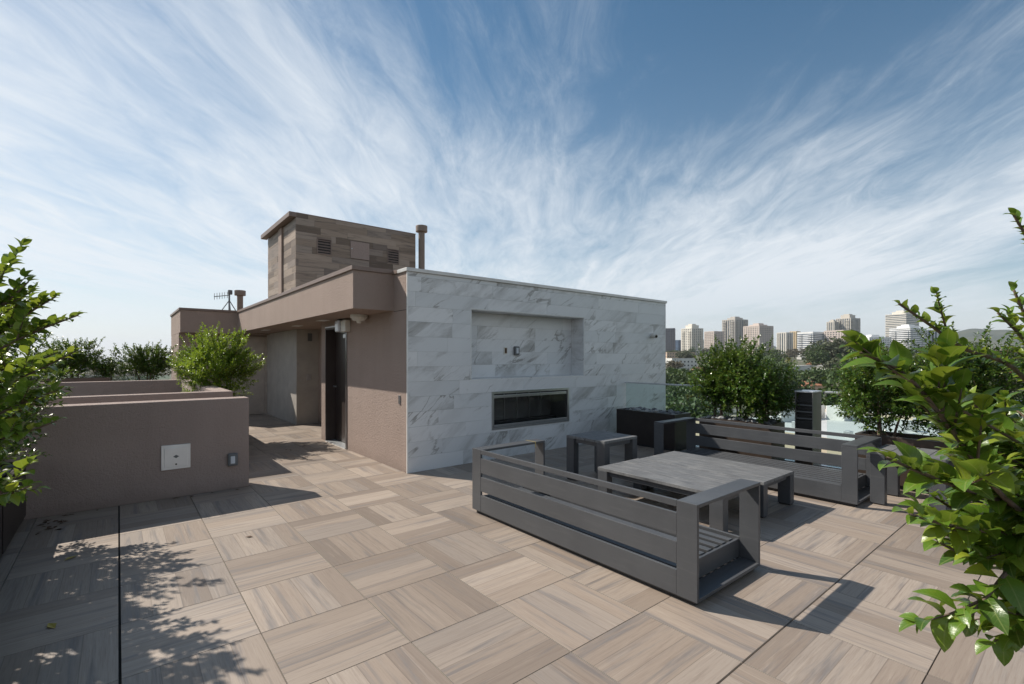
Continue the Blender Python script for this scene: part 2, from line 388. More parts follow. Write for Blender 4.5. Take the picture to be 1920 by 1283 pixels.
# ================================================================ SETTING
# terrace slab and pavers
slab = struct(bx(-1.6, -3.0, -0.40, 7.62, 16.9, -0.022).build('terrace_floor', 'joint'))
body = thing('apartment_building', 'rendered apartment block carrying the roof terrace', 'building', (0, 0, -21))
bx(-1.55, -2.95, 0.0, 7.57, 16.85, 20.58).build('wall', 'slab', body)
T = 0.6; GAP = 0.006
me_t = bx(-T / 2 + GAP / 2, -T / 2 + GAP / 2, -0.02, T / 2 - GAP / 2, T / 2 - GAP / 2, 0.0).mesh('paver'); me_t.materials.append(MATS['paver']); me_t.materials.append(MATS['paver_edge'])
for p_ in me_t.polygons:
    if abs(p_.normal.z) < 0.5: p_.material_index = 1
nt = 0
for i in range(-3, 13):
    for j in range(-20, 12):
        cx = 0.01 + T * i + T / 2; cy = 5.33 - T * j - T / 2
        if cx > 7.6 or cx < -1.3 or cy < -0.4 or cy > 15.8: continue
        if cx > 3.5 and cy > 6.1: continue          # under the rooftop building
        if cx < -0.9 and cy < 6.0: continue          # under the planters
        if 7.9 < cy < 12.3 and cx < 0.8: continue    # inside the light well
        if cx < 0.01: cx -= 0.006
        if cy < 1.1: cy -= 0.005
        o = link('paver', me_t, slab, (cx, cy, 0)); o.rotation_euler = (0, 0, 0 if (i + j) % 2 else R(90))
        if random.random() < 0.5: o.rotation_euler.z += math.pi
        nt += 1
print('pavers', nt)

# ground, hills
def ground_z(x, y):
    r = math.hypot(x, y); b = math.degrees(math.atan2(x, y))       # bearing from +Y toward +X
    k = max(0.0, min(1.0, (b - 30) / 30)) if b > -100 else 0
    up = -21 + 29 * max(0.0, min(1.0, (r - 60) / 940)) ** 0.85 if r > 60 else -21
    low = -21 - 10 * max(0.0, min(1.0, (r - 100) / 3000))
    return low * (1 - k) + up * k
mb = MB(); NR, NA = 46, 96
rad = [0] + [12 * (1.165 ** i) for i in range(NR)]
for rr in rad:
    for a in range(NA):
        t = 2 * math.pi * a / NA; x, y = rr * math.sin(t), rr * math.cos(t)
        mb.v.append((x, y, ground_z(x, y) + (random.uniform(-0.4, 0.4) if rr > 60 else 0)))
for i in range(len(rad) - 1):
    for a in range(NA): mb.f.append((i * NA + a, i * NA + (a + 1) % NA, (i + 1) * NA + (a + 1) % NA, (i + 1) * NA + a))
struct(mb.build('ground', 'ground', smooth=True))
mb = MB(); NA = 160
prof = [(2600, -0.05), (3200, 0.35), (3900, 0.85), (4600, 1.0), (5600, 0.75), (7000, 0.0)]
for (rr, hh) in prof:
    for a in range(NA + 1):
        b = R(48 + 62 * a / NA); e = min(1, a / 25, (NA - a) / 12)
        hgt = (150 + 60 * math.sin(b * 9) + 35 * math.sin(b * 23 + 1) + 14 * math.sin(b * 61) + 7 * math.sin(b * 140)) * hh * (0.25 + 0.75 * e)
        mb.v.append((rr * math.sin(b), rr * math.cos(b), 4 + hgt))
for i in range(len(prof) - 1):
    for a in range(NA): q = i * (NA + 1) + a; mb.f.append((q, q + 1, q + NA + 2, q + NA + 1))
struct(mb.build('hills', 'hill', smooth=True))

# ---------------------------------------------------------------- rooftop building
X0, Y0 = 2.936, 5.757
bld = thing('rooftop_building', 'low brown stucco rooftop building with one white marble clad wall', 'building', (X0, Y0, 0))
def P(mb, name, mat, parent=bld, bevel=0.0, smooth=False):
    o = mb.build(name, mat, None, (0, 0, 0), smooth, bevel); off = Vector((0, 0, 0)); p = parent
    while p: off += p.location; p = p.parent
    o.parent = parent; o.location = -off; return o
REC = (3.95, 1.20, 6.355, 2.225); FIR = (4.34, 0.455, 5.95, 0.992); XE = 8.86
# backing wall with the two openings
mb = MB()
for (a, b, c_, d) in rects_minus((X0 + 0.03, 0.0, XE - 0.01, 2.655), [REC, FIR]): mb.box(a, Y0 + 0.018, b, c_, Y0 + 0.20, d)
P(mb, 'backing_wall', 'slab')
P(bx(X0 + 0.21, Y0 + 0.75, 0, XE - 0.012, 8.99, 2.45), 'core_wall', 'stucco'); P(bx(3.91, 8.992, 0, XE - 0.012, 16.4, 2.45), 'core_wall', 'stucco')
P(bx(XE - 0.21, Y0 + 0.205, 0, XE - 0.014, Y0 + 0.745, 2.655), 'side_wall', 'stucco')
# marble tiles in staggered courses
def tiles(x_a, x_b, z_a, z_b, yf, holes, seed, hgt=0.2, L=1.2, parent=bld):
    rr = random.Random(seed); z = z_a; k = 0
    while z < z_b - 0.01:
        z1 = min(z + hgt, z_b); x = x_a - rr.uniform(0.1, L - 0.1)
        while x < x_b:
            a, b = max(x, x_a), min(x + L, x_b); x += L
            if b - a < 0.02: continue
            rs = rects_minus((a + 0.0008, z + 0.0008, b - 0.0008, z1 - 0.0008), holes)
            if not rs: continue
            cx, cz = (a + b) / 2, (z + z1) / 2; mb = MB(); pr_ = rr.choice((0, 0.0006, 0.0012))
            for (p, q, r_, s_) in rs: mb.box(p - cx, -pr_, q - cz, r_ - cx, 0.016, s_ - cz)
            me = mb.mesh('marble_tile'); me.materials.append(MATS['marble'])
            link('marble_tile', me, parent, (cx - X0, yf - Y0, cz))
        z = z1; k += 1
tiles(X0 + 0.012, XE, 0.0, 2.655, Y0, [REC, FIR], 3)
tiles(REC[0] + 0.012, REC[2] - 0.012, REC[1] + 0.012, REC[3] - 0.012, Y0 + 0.30, [], 11)
# recess lining and trims
def lining(x0, y0, z0, x1, y1, z1, mat='marble', name='recess_lining'):
    cx, cy, cz = (x0 + x1) / 2, (y0 + y1) / 2, (z0 + z1) / 2
    me = bx(x0 - cx, y0 - cy, z0 - cz, x1 - cx, y1 - cy, z1 - cz).mesh(name); me.materials.append(MATS[mat])
    return link(name, me, bld, (cx - X0, cy - Y0, cz))
a, b, c_, d = REC
lining(a, Y0 + 0.004, b, c_, Y0 + 0.33, b + 0.012); lining(a, Y0 + 0.004, d - 0.012, c_, Y0 + 0.33, d)
lining(a, Y0 + 0.004, b + 0.0125, a + 0.012, Y0 + 0.33, d - 0.0125); lining(c_ - 0.012, Y0 + 0.004, b + 0.0125, c_, Y0 + 0.33, d - 0.0125)
P(bx(a - 0.1, Y0 + 0.33, b - 0.1, c_ + 0.1, Y0 + 0.36, d + 0.1), 'recess_back', 'slab')
for q in ((a - 0.010, Y0 - 0.004, b - 0.010, c_ + 0.010, Y0 + 0.0035, b - 0.0005), (a - 0.010, Y0 - 0.004, d + 0.0005, c_ + 0.010, Y0 + 0.0035, d + 0.010),
          (a - 0.010, Y0 - 0.004, b, a - 0.0005, Y0 + 0.0035, d), (c_ + 0.0005, Y0 - 0.004, b, c_ + 0.010, Y0 + 0.0035, d)):
    P(bx(*q), 'edge_trim', 'white_paint')
P(bx(X0 - 0.004, Y0 - 0.004, 0.0, X0 + 0.0115, Y0 + 0.012, 2.655), 'corner_trim', 'white_paint')
P(bx(XE + 0.0005, Y0 - 0.003, 0.0, XE + 0.010, Y0 + 0.03, 2.655), 'corner_trim', 'white_paint')
P(bx(X0 - 0.02, Y0 - 0.025, 2.657, XE + 0.03, Y0 + 0.26, 2.705), 'coping', 'coping_metal', bevel=0.004)
# brown side wall with the lift door opening
DY0, DY1, DZ = 7.93, 8.94, 2.04
mb = MB()
for (a, b, c_, d) in rects_minus((Y0 + 0.013, 0.0, 9.2, 2.66), [(DY0, -1, DY1, DZ)]): mb.box(X0, a, b, X0 + 0.195, c_, d)
P(mb, 'side_wall', 'stucco')
P(bx(X0 - 0.022, Y0 + 0.262, 2.662, X0 + 0.30, 6.157, 2.712), 'coping', 'coping_brown')
P(bx(X0 + 0.1955, 9.0, 0, 3.60, 9.198, 2.16), 'return_wall', 'stucco')
P(bx(3.60, 9.0, 0, 3.70, 11.5, 2.16), 'recess_wall', 'stucco')
# canopy with parapet
P(bx(2.368, 6.16, 2.165, 3.9, 13.948, 2.665), 'canopy', 'stucco')
P(bx(2.345, 6.137, 2.667, 3.0, 13.92, 2.722), 'coping', 'coping_brown', bevel=0.003)
P(bx(1.15, 13.95, 2.13, 3.9, 16.5, 2.665), 'corner_block', 'stucco')
P(bx(1.127, 13.927, 2.668, 3.95, 16.52, 2.722), 'coping', 'coping_brown', bevel=0.003)
P(bx(1.152, 14.30, 0, 3.88, 16.48, 2.128), 'corner_wall', 'stucco')
# panelled store in the covered passage
sb = P(bx(3.12, 11.5, 0, 3.9, 14.296, 2.162), 'panel_wall', 'wall_panel', bevel=0.003)
P(bx(3.36, 11.488, 1.90, 3.46, 11.499, 2.08), 'notice', 'grey_plastic')
P(bx(3.34, 11.485, 1.00, 3.44, 11.499, 1.14), 'switch_plate', 'steel', bevel=0.003)
for (x, y) in ((2.80, 10.27), (2.74, 8.52), (2.66, 12.3)):
    P(bx(x - 0.07, y - 0.16, 2.159, x + 0.07, y + 0.16, 2.164), 'soffit_light', 'white_paint')
P(bx(X0 - 0.012, 5.945, 0.895, X0 - 0.0005, 5.995, 1.012), 'switch_plate', 'steel', bevel=0.003)
P(bx(X0 - 0.0015, Y0 + 0.013, 2.150, X0 - 0.0002, 6.158, 2.156), 'control_joint', 'joint')

# doors
dr = thing('lift_door', 'dark brown door set back in the brown stucco side wall', 'door', (X0, 8.44, 0))
P(bx(3.10, DY0 + 0.05, 0.015, 3.125, DY1 - 0.045, DZ - 0.045), 'door_leaf', 'door_dark', dr)
mb = MB()
mb.box(X0 - 0.012, DY0 - 0.03, 0, X0 + 0.19, DY0 + 0.018, DZ + 0.03); mb.box(X0 - 0.012, DY1 - 0.018, 0, X0 + 0.19, DY1 + 0.012, DZ + 0.03)
mb.box(X0 - 0.012, DY0 + 0.0185, DZ - 0.018, X0 + 0.19, DY1 - 0.0185, DZ + 0.03)
P(mb, 'door_frame', 'door_dark', dr)
mb = MB().box(X0 - 0.016, DY0 - 0.034, 0.01, X0 - 0.0125, DY0 - 0.016, DZ + 0.034); mb.box(X0 - 0.016, DY0 - 0.0155, DZ + 0.016, X0 - 0.0125, DY1 + 0.016, DZ + 0.034)
P(mb, 'frame_edge', 'steel', dr)
P(bx(X0 - 0.02, DY0 + 0.02, 0.0005, 3.09, DY1 - 0.02, 0.014), 'threshold', 'aluminium', dr)
P(bx(3.03, DY0 + 0.10, 1.86, 3.095, DY0 + 0.42, 1.93), 'door_closer', 'aluminium', dr, 0.004)
P(MB().tube([(3.06, DY0 + 0.2, 1.935), (3.02, DY0 + 0.45, 1.96), (3.04, DY0 + 0.62, 1.98)], 0.008), 'closer_arm', 'aluminium', dr)
P(MB().tube([(3.08, DY1 - 0.12, 1.0), (3.03, DY1 - 0.12, 1.0), (3.03, DY1 - 0.25, 1.0)], 0.011), 'handle', 'steel', dr)
dr = thing('passage_door', 'tan flush door at the far end of the covered passage', 'door', (2.6, 14.29, 0))
P(bx(2.12, 14.275, 0.01, 3.05, 14.292, 2.02), 'door_leaf', 'door_tan', dr)
mb = MB().box(2.06, 14.268, 0, 2.115, 14.299, 2.08); mb.box(3.055, 14.268, 0, 3.118, 14.299, 2.08); mb.box(2.1155, 14.268, 2.025, 3.0545, 14.299, 2.08)
P(mb, 'door_frame', 'door_tan', dr)
for z in (0.25, 1.05, 1.8): P(MB().cyl(3.05, 14.262, z, z + 0.11, 0.012, 8), 'hinge', 'door_tan', dr)
P(MB().tube([(2.2, 14.27, 1.0), (2.2, 14.21, 1.0), (2.32, 14.21, 1.0)], 0.011), 'handle', 'steel', dr)

# flood light over the door, detector, cameras, outlets
t = thing('emergency_light', 'white boxy emergency light fixed above the dark recessed door', 'light', (X0, 7.88, 2.05))
P(bx(X0 - 0.09, 7.74, 1.945, X0 - 0.001, 7.95, 2.135), 'housing', 'white_plastic', t, 0.012)
P(bx(X0 - 0.13, 7.955, 1.945, X0 - 0.005, 8.12, 2.14), 'lens', 'lens', t, 0.02)
P(bx(X0 - 0.10, 8.0, 2.141, X0 - 0.04, 8.08, 2.16), 'bracket', 'grey_plastic', t)
t = thing('smoke_detector', 'round white detector on the canopy soffit by the marble wall', 'detector', (2.80, 7.05, 2.165))
P(MB().cyl(2.80, 7.05, 2.115, 2.1645, 0.125, 28), 'base', 'white_plastic', t, 0.006)
P(MB().cyl(2.80, 7.05, 2.075, 2.1145, 0.085, 28, 0.11), 'sensor_ring', 'white_plastic', t)
P(MB().cyl(2.80, 7.05, 2.04, 2.0745, 0.03, 16, 0.04), 'sensor', 'white_plastic', t)
def camera_dome(loc, d, label):
    t = thing('security_camera', label, 'camera', loc)
    P(MB().tube([Vector(loc), Vector(loc) + Vector(d) * 0.05], 0.05, 18), 'mount', 'white_plastic', t)
    P(MB().tube([Vector(loc) + Vector(d) * 0.05, Vector(loc) + Vector(d) * 0.13 + Vector((0, 0, -0.02))], [0.042, 0.04], 18), 'housing', 'white_plastic', t)
    P(MB().tube([Vector(loc) + Vector(d) * 0.131 + Vector((0, 0, -0.02)), Vector(loc) + Vector(d) * 0.14 + Vector((0, 0, -0.022))], 0.028, 14), 'lens', 'black', t)
camera_dome((8.38, Y0 - 0.002, 1.965), (-0.25, -0.95, 0), 'small white security camera on the marble wall')
camera_dome((1.149, 16.2, 1.66), (-1, 0, 0), 'small white security camera on the brown corner block')
t = thing('outlet', 'open brass outlet box in the marble recess', 'outlet', (4.82, Y0 + 0.298, 1.63))
P(bx(4.785, Y0 + 0.288, 1.575, 4.855, Y0 + 0.2992, 1.69), 'plate', 'white_plastic', t); P(bx(4.80, Y0 + 0.283, 1.59, 4.84, Y0 + 0.2875, 1.675), 'socket', 'dead_leaf', t)
t = thing('outlet', 'grey weatherproof outlet cover in the marble recess', 'outlet', (5.03, Y0 + 0.298, 1.63))
P(bx(4.985, Y0 + 0.25, 1.565, 5.085, Y0 + 0.2992, 1.705), 'cover', 'grey_plastic', t, 0.012); P(bx(5.01, Y0 + 0.243, 1.59, 5.055, Y0 + 0.2495, 1.68), 'window', 'lens', t)

# fireplace
t = thing('fireplace', 'long glass fronted steel fireplace let into the marble wall', 'fireplace', (5.145, Y0, 0.455))
a, b, c_, d = FIR
mb = MB().box(a - 0.02, Y0 - 0.012, b - 0.02, a + 0.018, Y0 - 0.0015, d + 0.02); mb.box(c_ - 0.018, Y0 - 0.012, b - 0.02, c_ + 0.02, Y0 - 0.0015, d + 0.02)
mb.box(a + 0.0185, Y0 - 0.012, b - 0.02, c_ - 0.0185, Y0 - 0.0015, b + 0.012); mb.box(a + 0.0185, Y0 - 0.012, d - 0.02, c_ - 0.0185, Y0 - 0.0015, d + 0.02)
P(mb, 'frame', 'steel', t, 0.002)
P(bx(a + 0.03, Y0 + 0.004, d - 0.085, c_ - 0.03, Y0 + 0.02, d - 0.04), 'vent_hood', 'steel', t, 0.003)
P(bx(a + 0.03, Y0 - 0.006, b + 0.016, c_ - 0.03, Y0 + 0.03, b + 0.05), 'ledge', 'steel', t, 0.003)
mb = MB()
for q in ((a + 0.005, Y0 + 0.42, b, c_ - 0.005, Y0 + 0.44, d), (a + 0.005, Y0 + 0.019, b + 0.001, a + 0.02, Y0 + 0.42, d), (c_ - 0.02, Y0 + 0.019, b + 0.001, c_ - 0.005, Y0 + 0.42, d),
          (a + 0.0205, Y0 + 0.035, b + 0.001, c_ - 0.0205, Y0 + 0.42, b + 0.015), (a + 0.0205, Y0 + 0.035, d - 0.012, c_ - 0.0205, Y0 + 0.42, d)): mb.box(*q)
P(mb, 'firebox', 'firebox_steel', t)
for k in range(1, 6): P(bx(a + 0.27 * k, Y0 + 0.405, b + 0.016, a + 0.27 * k + 0.008, Y0 + 0.4195, d - 0.013), 'panel_seam', 'steel', t)
P(bx(a + 0.12, Y0 + 0.16, b + 0.016, c_ - 0.12, Y0 + 0.28, b + 0.075), 'burner', 'black', t, 0.005)
P(bx(a + 0.022, Y0 + 0.021, b + 0.051, c_ - 0.022, Y0 + 0.026, d - 0.086), 'glass_front', 'fire_glass', t)

# penthouse tower clad in boards
tw = thing('lift_tower', 'square roof tower clad in mixed brown wood look boards', 'tower', (2.70, 10.0, 2.4))
P(bx(2.715, 10.015, 2.45, 5.30, 12.25, 4.35), 'core', 'stucco', tw)
def boards(axis, a0, a1, z0, z1, fix, seed, holes):
    rr = random.Random(seed); z = z0
    while z < z1 - 0.01:
        zz = min(z + 0.135, z1); x = a0 - rr.uniform(0.05, 0.8)
        while x < a1:
            L = rr.choice((0.55, 0.8, 1.1)); a, b = max(x, a0), min(x + L, a1); x += L
            if b - a < 0.02: continue
            rs = rects_minus((a + 0.001, z + 0.001, b - 0.001, zz - 0.001), holes)
            if not rs: continue
            k = rr.uniform(0, 0.003)
            for (p, q, r_, s_) in rs:
                cx, cz = (p + r_) / 2, (q + s_) / 2; hw, hh = (r_ - p) / 2, (s_ - q) / 2
                mb = bx(-hw, -k, -hh, hw, 0.0145, hh) if axis == 'x' else bx(-k, -hw, -hh, 0.0145, hw, hh)
                me = mb.mesh('board'); me.materials.append(MATS['cladding'])
                link('board', me, tw, (cx - 2.70, fix - 10.0, cz - 2.4) if axis == 'x' else (fix - 2.70, cx - 10.0, cz - 2.4))
        z = zz
LV = [(3.10, 3.62, 3.39, 3.94), (4.615, 3.62, 4.895, 3.945)]
boards('x', 2.70, 5.31, 2.66, 4.362, 10.0, 5, LV)
boards('y', 10.016, 12.26, 2.66, 4.27, 2.70, 6, [(10.93, 2, 11.19, 5)])
P(bx(2.664, 10.935, 2.66, 2.714, 11.185, 4.273), 'pilaster', 'stucco', tw)
P(bx(2.575, 9.996, 4.285, 2.7095, 12.40, 4.378), 'eave', 'coping_brown', tw, 0.004)
P(bx(2.71, 9.997, 4.3635, 5.315, 12.27, 4.38), 'roof_edge', 'coping_brown', tw)
for (x0, z0, x1, z1) in LV:
    g = P(bx(x0, 10.012, z0, x1, 10.0145, z1), 'louvre', 'black', tw)
    mb = MB().box(x0, 9.985, z0, x0 + 0.018, 10.011, z1); mb.box(x1 - 0.018, 9.985, z0, x1, 10.011, z1); mb.box(x0 + 0.0185, 9.985, z1 - 0.018, x1 - 0.0185, 10.011, z1); mb.box(x0 + 0.0185, 9.985, z0, x1 - 0.0185, 10.011, z0 + 0.018)
    P(mb, 'frame', 'coping_brown', g)
    for k in range(5):
        z = z0 + 0.045 + k * 0.055
        P(MB().add([(x0 + 0.0185, 9.984, z), (x1 - 0.0185, 9.984, z), (x1 - 0.0185, 10.009, z + 0.032), (x0 + 0.0185, 10.009, z + 0.032), (x0 + 0.0185, 9.984, z - 0.005), (x1 - 0.0185, 9.984, z - 0.005), (x1 - 0.0185, 10.009, z + 0.027), (x0 + 0.0185, 10.009, z + 0.027)],
                   [(0, 1, 2, 3), (4, 7, 6, 5), (0, 4, 5, 1), (2, 6, 7, 3)]), 'blade', 'coping_brown', g)
g = P(bx(3.785, 9.982, 3.62, 4.195, 9.9965, 3.98), 'access_panel', 'stucco_parapet', tw, 0.002)
P(MB().tube([(3.81, 9.981, 3.82), (3.81, 9.972, 3.82)], 0.012, 12), 'lock', 'steel', g)
P(bx(2.45, 11.6, 2.70, 2.70, 12.1, 2.77), 'ledge', 'coping_brown', tw)

def vent(x, y, z0, z1, r, label):
    t = thing('vent_pipe', label, 'pipe', (x, y, z0))
    P(MB().cyl(x, y, z0, z1 - 0.10, r, 20), 'pipe', 'pipe_brown', t, smooth=False)
    P(MB().cyl(x, y, z1 - 0.14, z1, r * 1.85, 24), 'cap', 'pipe_brown', t, 0.008)
vent(5.44, 9.95, 2.45, 4.57, 0.072, 'tall capped brown vent pipe beside the board clad tower')
vent(2.60, 15.0, 2.66, 3.37, 0.075, 'short capped brown vent pipe behind the canopy parapet')
t = thing('antenna', 'small tripod mounted comb antenna on the corner block roof', 'antenna', (2.34, 15.0, 2.665))
P(MB().cyl(2.34, 15.0, 2.665, 3.34, 0.022, 10), 'mast', 'grey_plastic', t)
for (dx, dy) in ((-0.26, 0.0), (0.24, 0.02), (0.0, -0.25)): P(MB().tube([(2.34 + dx, 15 + dy, 2.668), (2.34, 15, 3.08)], 0.012), 'leg', 'grey_plastic', t)
P(MB().tube([(2.34, 15.0, 3.22), (1.98, 14.98, 3.15)], 0.010), 'boom', 'grey_plastic', t)
for k in range(6): P(MB().tube([(1.99 + k * 0.06, 14.98, 3.07 + k * 0.013), (1.99 + k * 0.06, 14.98, 3.24 + k * 0.013)], 0.006), 'element', 'grey_plastic', t)
P(bx(2.31, 14.95, 3.24, 2.41, 15.05, 3.36), 'head', 'grey_plastic', t, 0.01)

# ---------------------------------------------------------------- parapet walls on the left
t = thing('parapet_wall', 'long brown stucco parapet wall with steel access hatch in its face', 'wall', (0.3, 6.45, 0))
P(bx(-1.55, 6.367, 0, 1.197, 6.62, 1.048), 'wall', 'stucco_parapet', t, 0.006)
g = P(bx(0.356, 6.352, 0.31, 0.618, 6.3665, 0.575), 'access_hatch', 'aluminium', t, 0.002)
P(bx(0.384, 6.346, 0.338, 0.590, 6.3515, 0.547), 'hatch_door', 'aluminium', g, 0.002)
P(MB().add([(0.487, 6.3455, 0.430), (0.515, 6.3455, 0.448), (0.487, 6.3455, 0.466), (0.459, 6.3455, 0.448)], [(0, 1, 2, 3)]), 'diamond_emblem', 'grey_plastic', g)
P(MB().tube([(0.487, 6.346, 0.365), (0.487, 6.341, 0.365)], 0.009, 12), 'lock', 'black', g)
t = thing('step_light', 'small square dark step light on the brown parapet wall', 'light', (1.025, 6.36, 0.34))
P(bx(0.975, 6.325, 0.272, 1.078, 6.3665, 0.415), 'housing', 'grey_plastic', t, 0.012)
P(bx(1.000, 6.318, 0.300, 1.045, 6.3245, 0.385), 'lens', 'lens', t, 0.003)
t = thing('light_well_wall', 'brown stucco wall ring around the light well behind the parapet', 'wall', (0, 10, 0))
P(bx(-1.55, 7.75, 0, 1.255, 7.95, 1.048), 'front_wall', 'stucco_parapet', t, 0.006)
P(bx(1.045, 7.952, 0, 1.253, 12.43, 1.048), 'side_wall', 'stucco_parapet', t, 0.006)
P(bx(-1.55, 12.44, 0, 1.253, 12.66, 1.048), 'back_wall', 'stucco_parapet', t, 0.006)
P(bx(-1.55, 7.96, -0.6, 1.04, 12.43, -0.41), 'well_floor', 'slab', t)

# ---------------------------------------------------------------- planters
PL = []
def planter(x0, y0, x1, y1, h, mat, label):
    t = thing('planter_box', label, 'planter', ((x0 + x1) / 2, (y0 + y1) / 2, 0)); w = 0.035
    mb = MB().box(x0, y0, 0.05, x1, y0 + w, h); mb.box(x0, y1 - w, 0.05, x1, y1, h); mb.box(x0, y0 + w, 0.05, x0 + w, y1 - w, h); mb.box(x1 - w, y0 + w, 0.05, x1, y1 - w, h)
    P(mb, 'box', mat, t); P(bx(x0 + 0.03, y0 + 0.03, 0.002, x1 - 0.03, y1 - 0.03, 0.05), 'plinth', 'dark_plinth', t)
    P(bx(x0 + w, y0 + w, h - 0.14, x1 - w, y1 - w, h - 0.05), 'soil', 'soil', t); return t
planter(6.93, 4.33, 7.40, 5.50, 0.60, 'planter_metal', 'black steel planter box standing against the marble wall')
planter(6.95, 2.86, 7.40, 3.92, 0.60, 'planter_bronze', 'brown steel planter box with pebbles behind the slatted bench')
planter(6.95, 0.35, 7.42, 1.89, 0.60, 'planter_bronze', 'brown steel planter box behind the small stool')
planter(-1.16, 5.20, -0.665, 6.34, 0.56, 'planter_metal', 'black planter box tucked into the parapet wall corner')
planter(-1.16, 3.90, -0.665, 5.15, 0.56, 'planter_metal', 'black planter box in the middle of the left row')
planter(-1.16, 2.30, -0.665, 3.85, 0.56, 'planter_metal', 'black planter box holding the overhanging leafy shrub')
planter(1.29, 9.35, 1.71, 11.2, 0.60, 'planter_metal', 'black planter box beside the light well wall')
planter(1.62, -0.75, 2.50, 0.05, 0.58, 'planter_metal', 'black planter box holding the big glossy leaved shrub')
planter(-1.5, 14.6, -0.15, 15.1, 1.06, 'planter_bronze', 'tall dark planter box at the back edge of the terrace')
planter(0.10, 14.6, 1.10, 15.1, 0.95, 'planter_bronze', 'tall dark planter box beside the brown corner block')

# ---------------------------------------------------------------- glass railing
RX = 7.50
t = thing('glass_railing', 'frameless glass railing with aluminium top rail along the terrace edge', 'railing', (RX, 3, 0))
ys = [5.70, 4.40, 3.10, 2.56]; 
for (a, b) in ((5.72, 4.42), (4.40, 3.10), (3.08, 2.60), (2.36, 1.10), (1.08, -0.2), (-0.22, -1.5)):
    P(bx(RX - 0.006, b, 0.04, RX + 0.006, a, 1.035), 'glass_panel', 'rail_glass', t)
P(bx(RX - 0.025, 2.58, 1.035, RX + 0.025, 5.735, 1.06), 'top_rail', 'aluminium', t, 0.003); P(bx(RX - 0.025, -1.5, 1.035, RX + 0.025, 2.38, 1.06), 'top_rail', 'aluminium', t, 0.003)
P(bx(RX - 0.04, -1.5, -0.02, RX + 0.04, 5.74, 0.04), 'base_channel', 'aluminium', t)
t = thing('back_railing', 'glass railing at the far back edge of the terrace', 'railing', (0, 16.6, 0))
for k in range(4): P(bx(-1.5 + k * 0.66, 16.594, 0.04, -1.5 + k * 0.66 + 0.64, 16.606, 1.035), 'glass_panel', 'rail_glass', t)
P(bx(-1.5, 16.575, 1.035, 1.14, 16.625, 1.06), 'top_rail', 'aluminium', t)
P(bx(-1.5, 16.57, -0.02, 1.14, 16.63, 0.04), 'base_channel', 'aluminium', t)
t = thing('louvred_bollard', 'black louvred bollard heater with grey metal sides at the railing', 'bollard', (7.36, 2.545, 0))
P(bx(7.21, 2.435, 0, 7.52, 2.445, 1.045), 'side_panel', 'bollard_side', t); P(bx(7.21, 2.648, 0, 7.52, 2.658, 1.045), 'side_panel', 'bollard_side', t)
P(bx(7.225, 2.446, 0.0, 7.50, 2.647, 0.66), 'front_panel', 'black', t, 0.002)
P(bx(7.27, 2.446, 0.661, 7.50, 2.647, 1.04), 'inner_core', 'black', t)
for k in range(6): P(bx(7.222, 2.446, 0.685 + k * 0.045, 7.268, 2.647, 0.70 + k * 0.045), 'louvre', 'black' if k % 2 else 'grey_plastic', t)
P(bx(7.205, 2.43, 1.046, 7.53, 2.663, 1.066), 'cap', 'aluminium', t, 0.003)

# ================================================================ FURNITURE
def bench(loc, rz, label):
    """local: back at x=0 facing -x, seat toward +x, length along y; 0.85 deep"""
    t = thing('slatted_bench', label, 'bench', loc, rz, 'slatted metal benches'); L, D, H = 2.38, 0.85, 0.63; w = 0.14; th = 0.022
    def Q(mb, n, mat='bench_metal', p=t, bev=0.0025): return mb.build(n, mat, p, bevel=bev)
    for y0 in (0.0, L - w):      # arm loops, open to the sides
        y1 = y0 + w
        g = Q(bx(th, y0, H - th, D, y1, H), 'arm')
        Q(bx(D - th, y0, 0.035 + th, D, y1, H - th - 0.0005), 'front_post', p=g); Q(bx(th, y0, 0.035, D, y1, 0.035 + th), 'bottom_plate', p=g)
        Q(bx(0.0, y0, 0.035, th - 0.0005, y1, H), 'back_post', p=g)
    for (z0, z1) in ((0.588, 0.63), (0.408, 0.550), (0.232, 0.370), (0.035, 0.194)):
        Q(bx(0.001, w + 0.0005, z0, th, L - w - 0.0005, z1), 'back_slat')
    Q(bx(D - th - 0.001, w + 0.0005, 0.035, D - 0.001, L - w - 0.0005, 0.205), 'front_apron')
    for y in (w + 0.003, L - w - 0.025): Q(bx(th + 0.001, y, 0.06, D - th - 0.002, y + 0.022, 0.19), 'end_plate')
    for y in (L * 0.36, L * 0.64): Q(bx(th + 0.001, y, 0.10, D - th - 0.002, y + 0.04, 0.178), 'cross_bar')
    n = 8; sp = (D - 2 * th - 0.02) / n
    for k in range(n): Q(bx(th + 0.012 + k * sp, w + 0.026, 0.179, th + 0.012 + k * sp + sp * 0.56, L - w - 0.026, 0.198), 'seat_slat')
    Q(bx(0.03, 0.03, 0.003, D - 0.03, L - 0.03, 0.034), 'plinth', 'dark_plinth')
    return t
b1 = bench((2.700, 1.535, 0), 0, 'grey slatted metal bench whose back faces the open paving')
b2 = bench((6.615, 3.925, 0), math.pi, 'grey slatted metal bench facing the low tables in front of the planters')
rb = thing('yellow_ribbon', 'short yellow ribbon tied to the arm of the nearer bench', 'ribbon', (3.40, 3.76, 0.6))
mb = MB().box(3.40, 3.766, 0.6305, 3.408, 3.924, 0.632); mb.box(3.40, 3.766, 0.575, 3.408, 3.7695, 0.6303)
P(mb, 'ribbon', 'ribbon', rb)

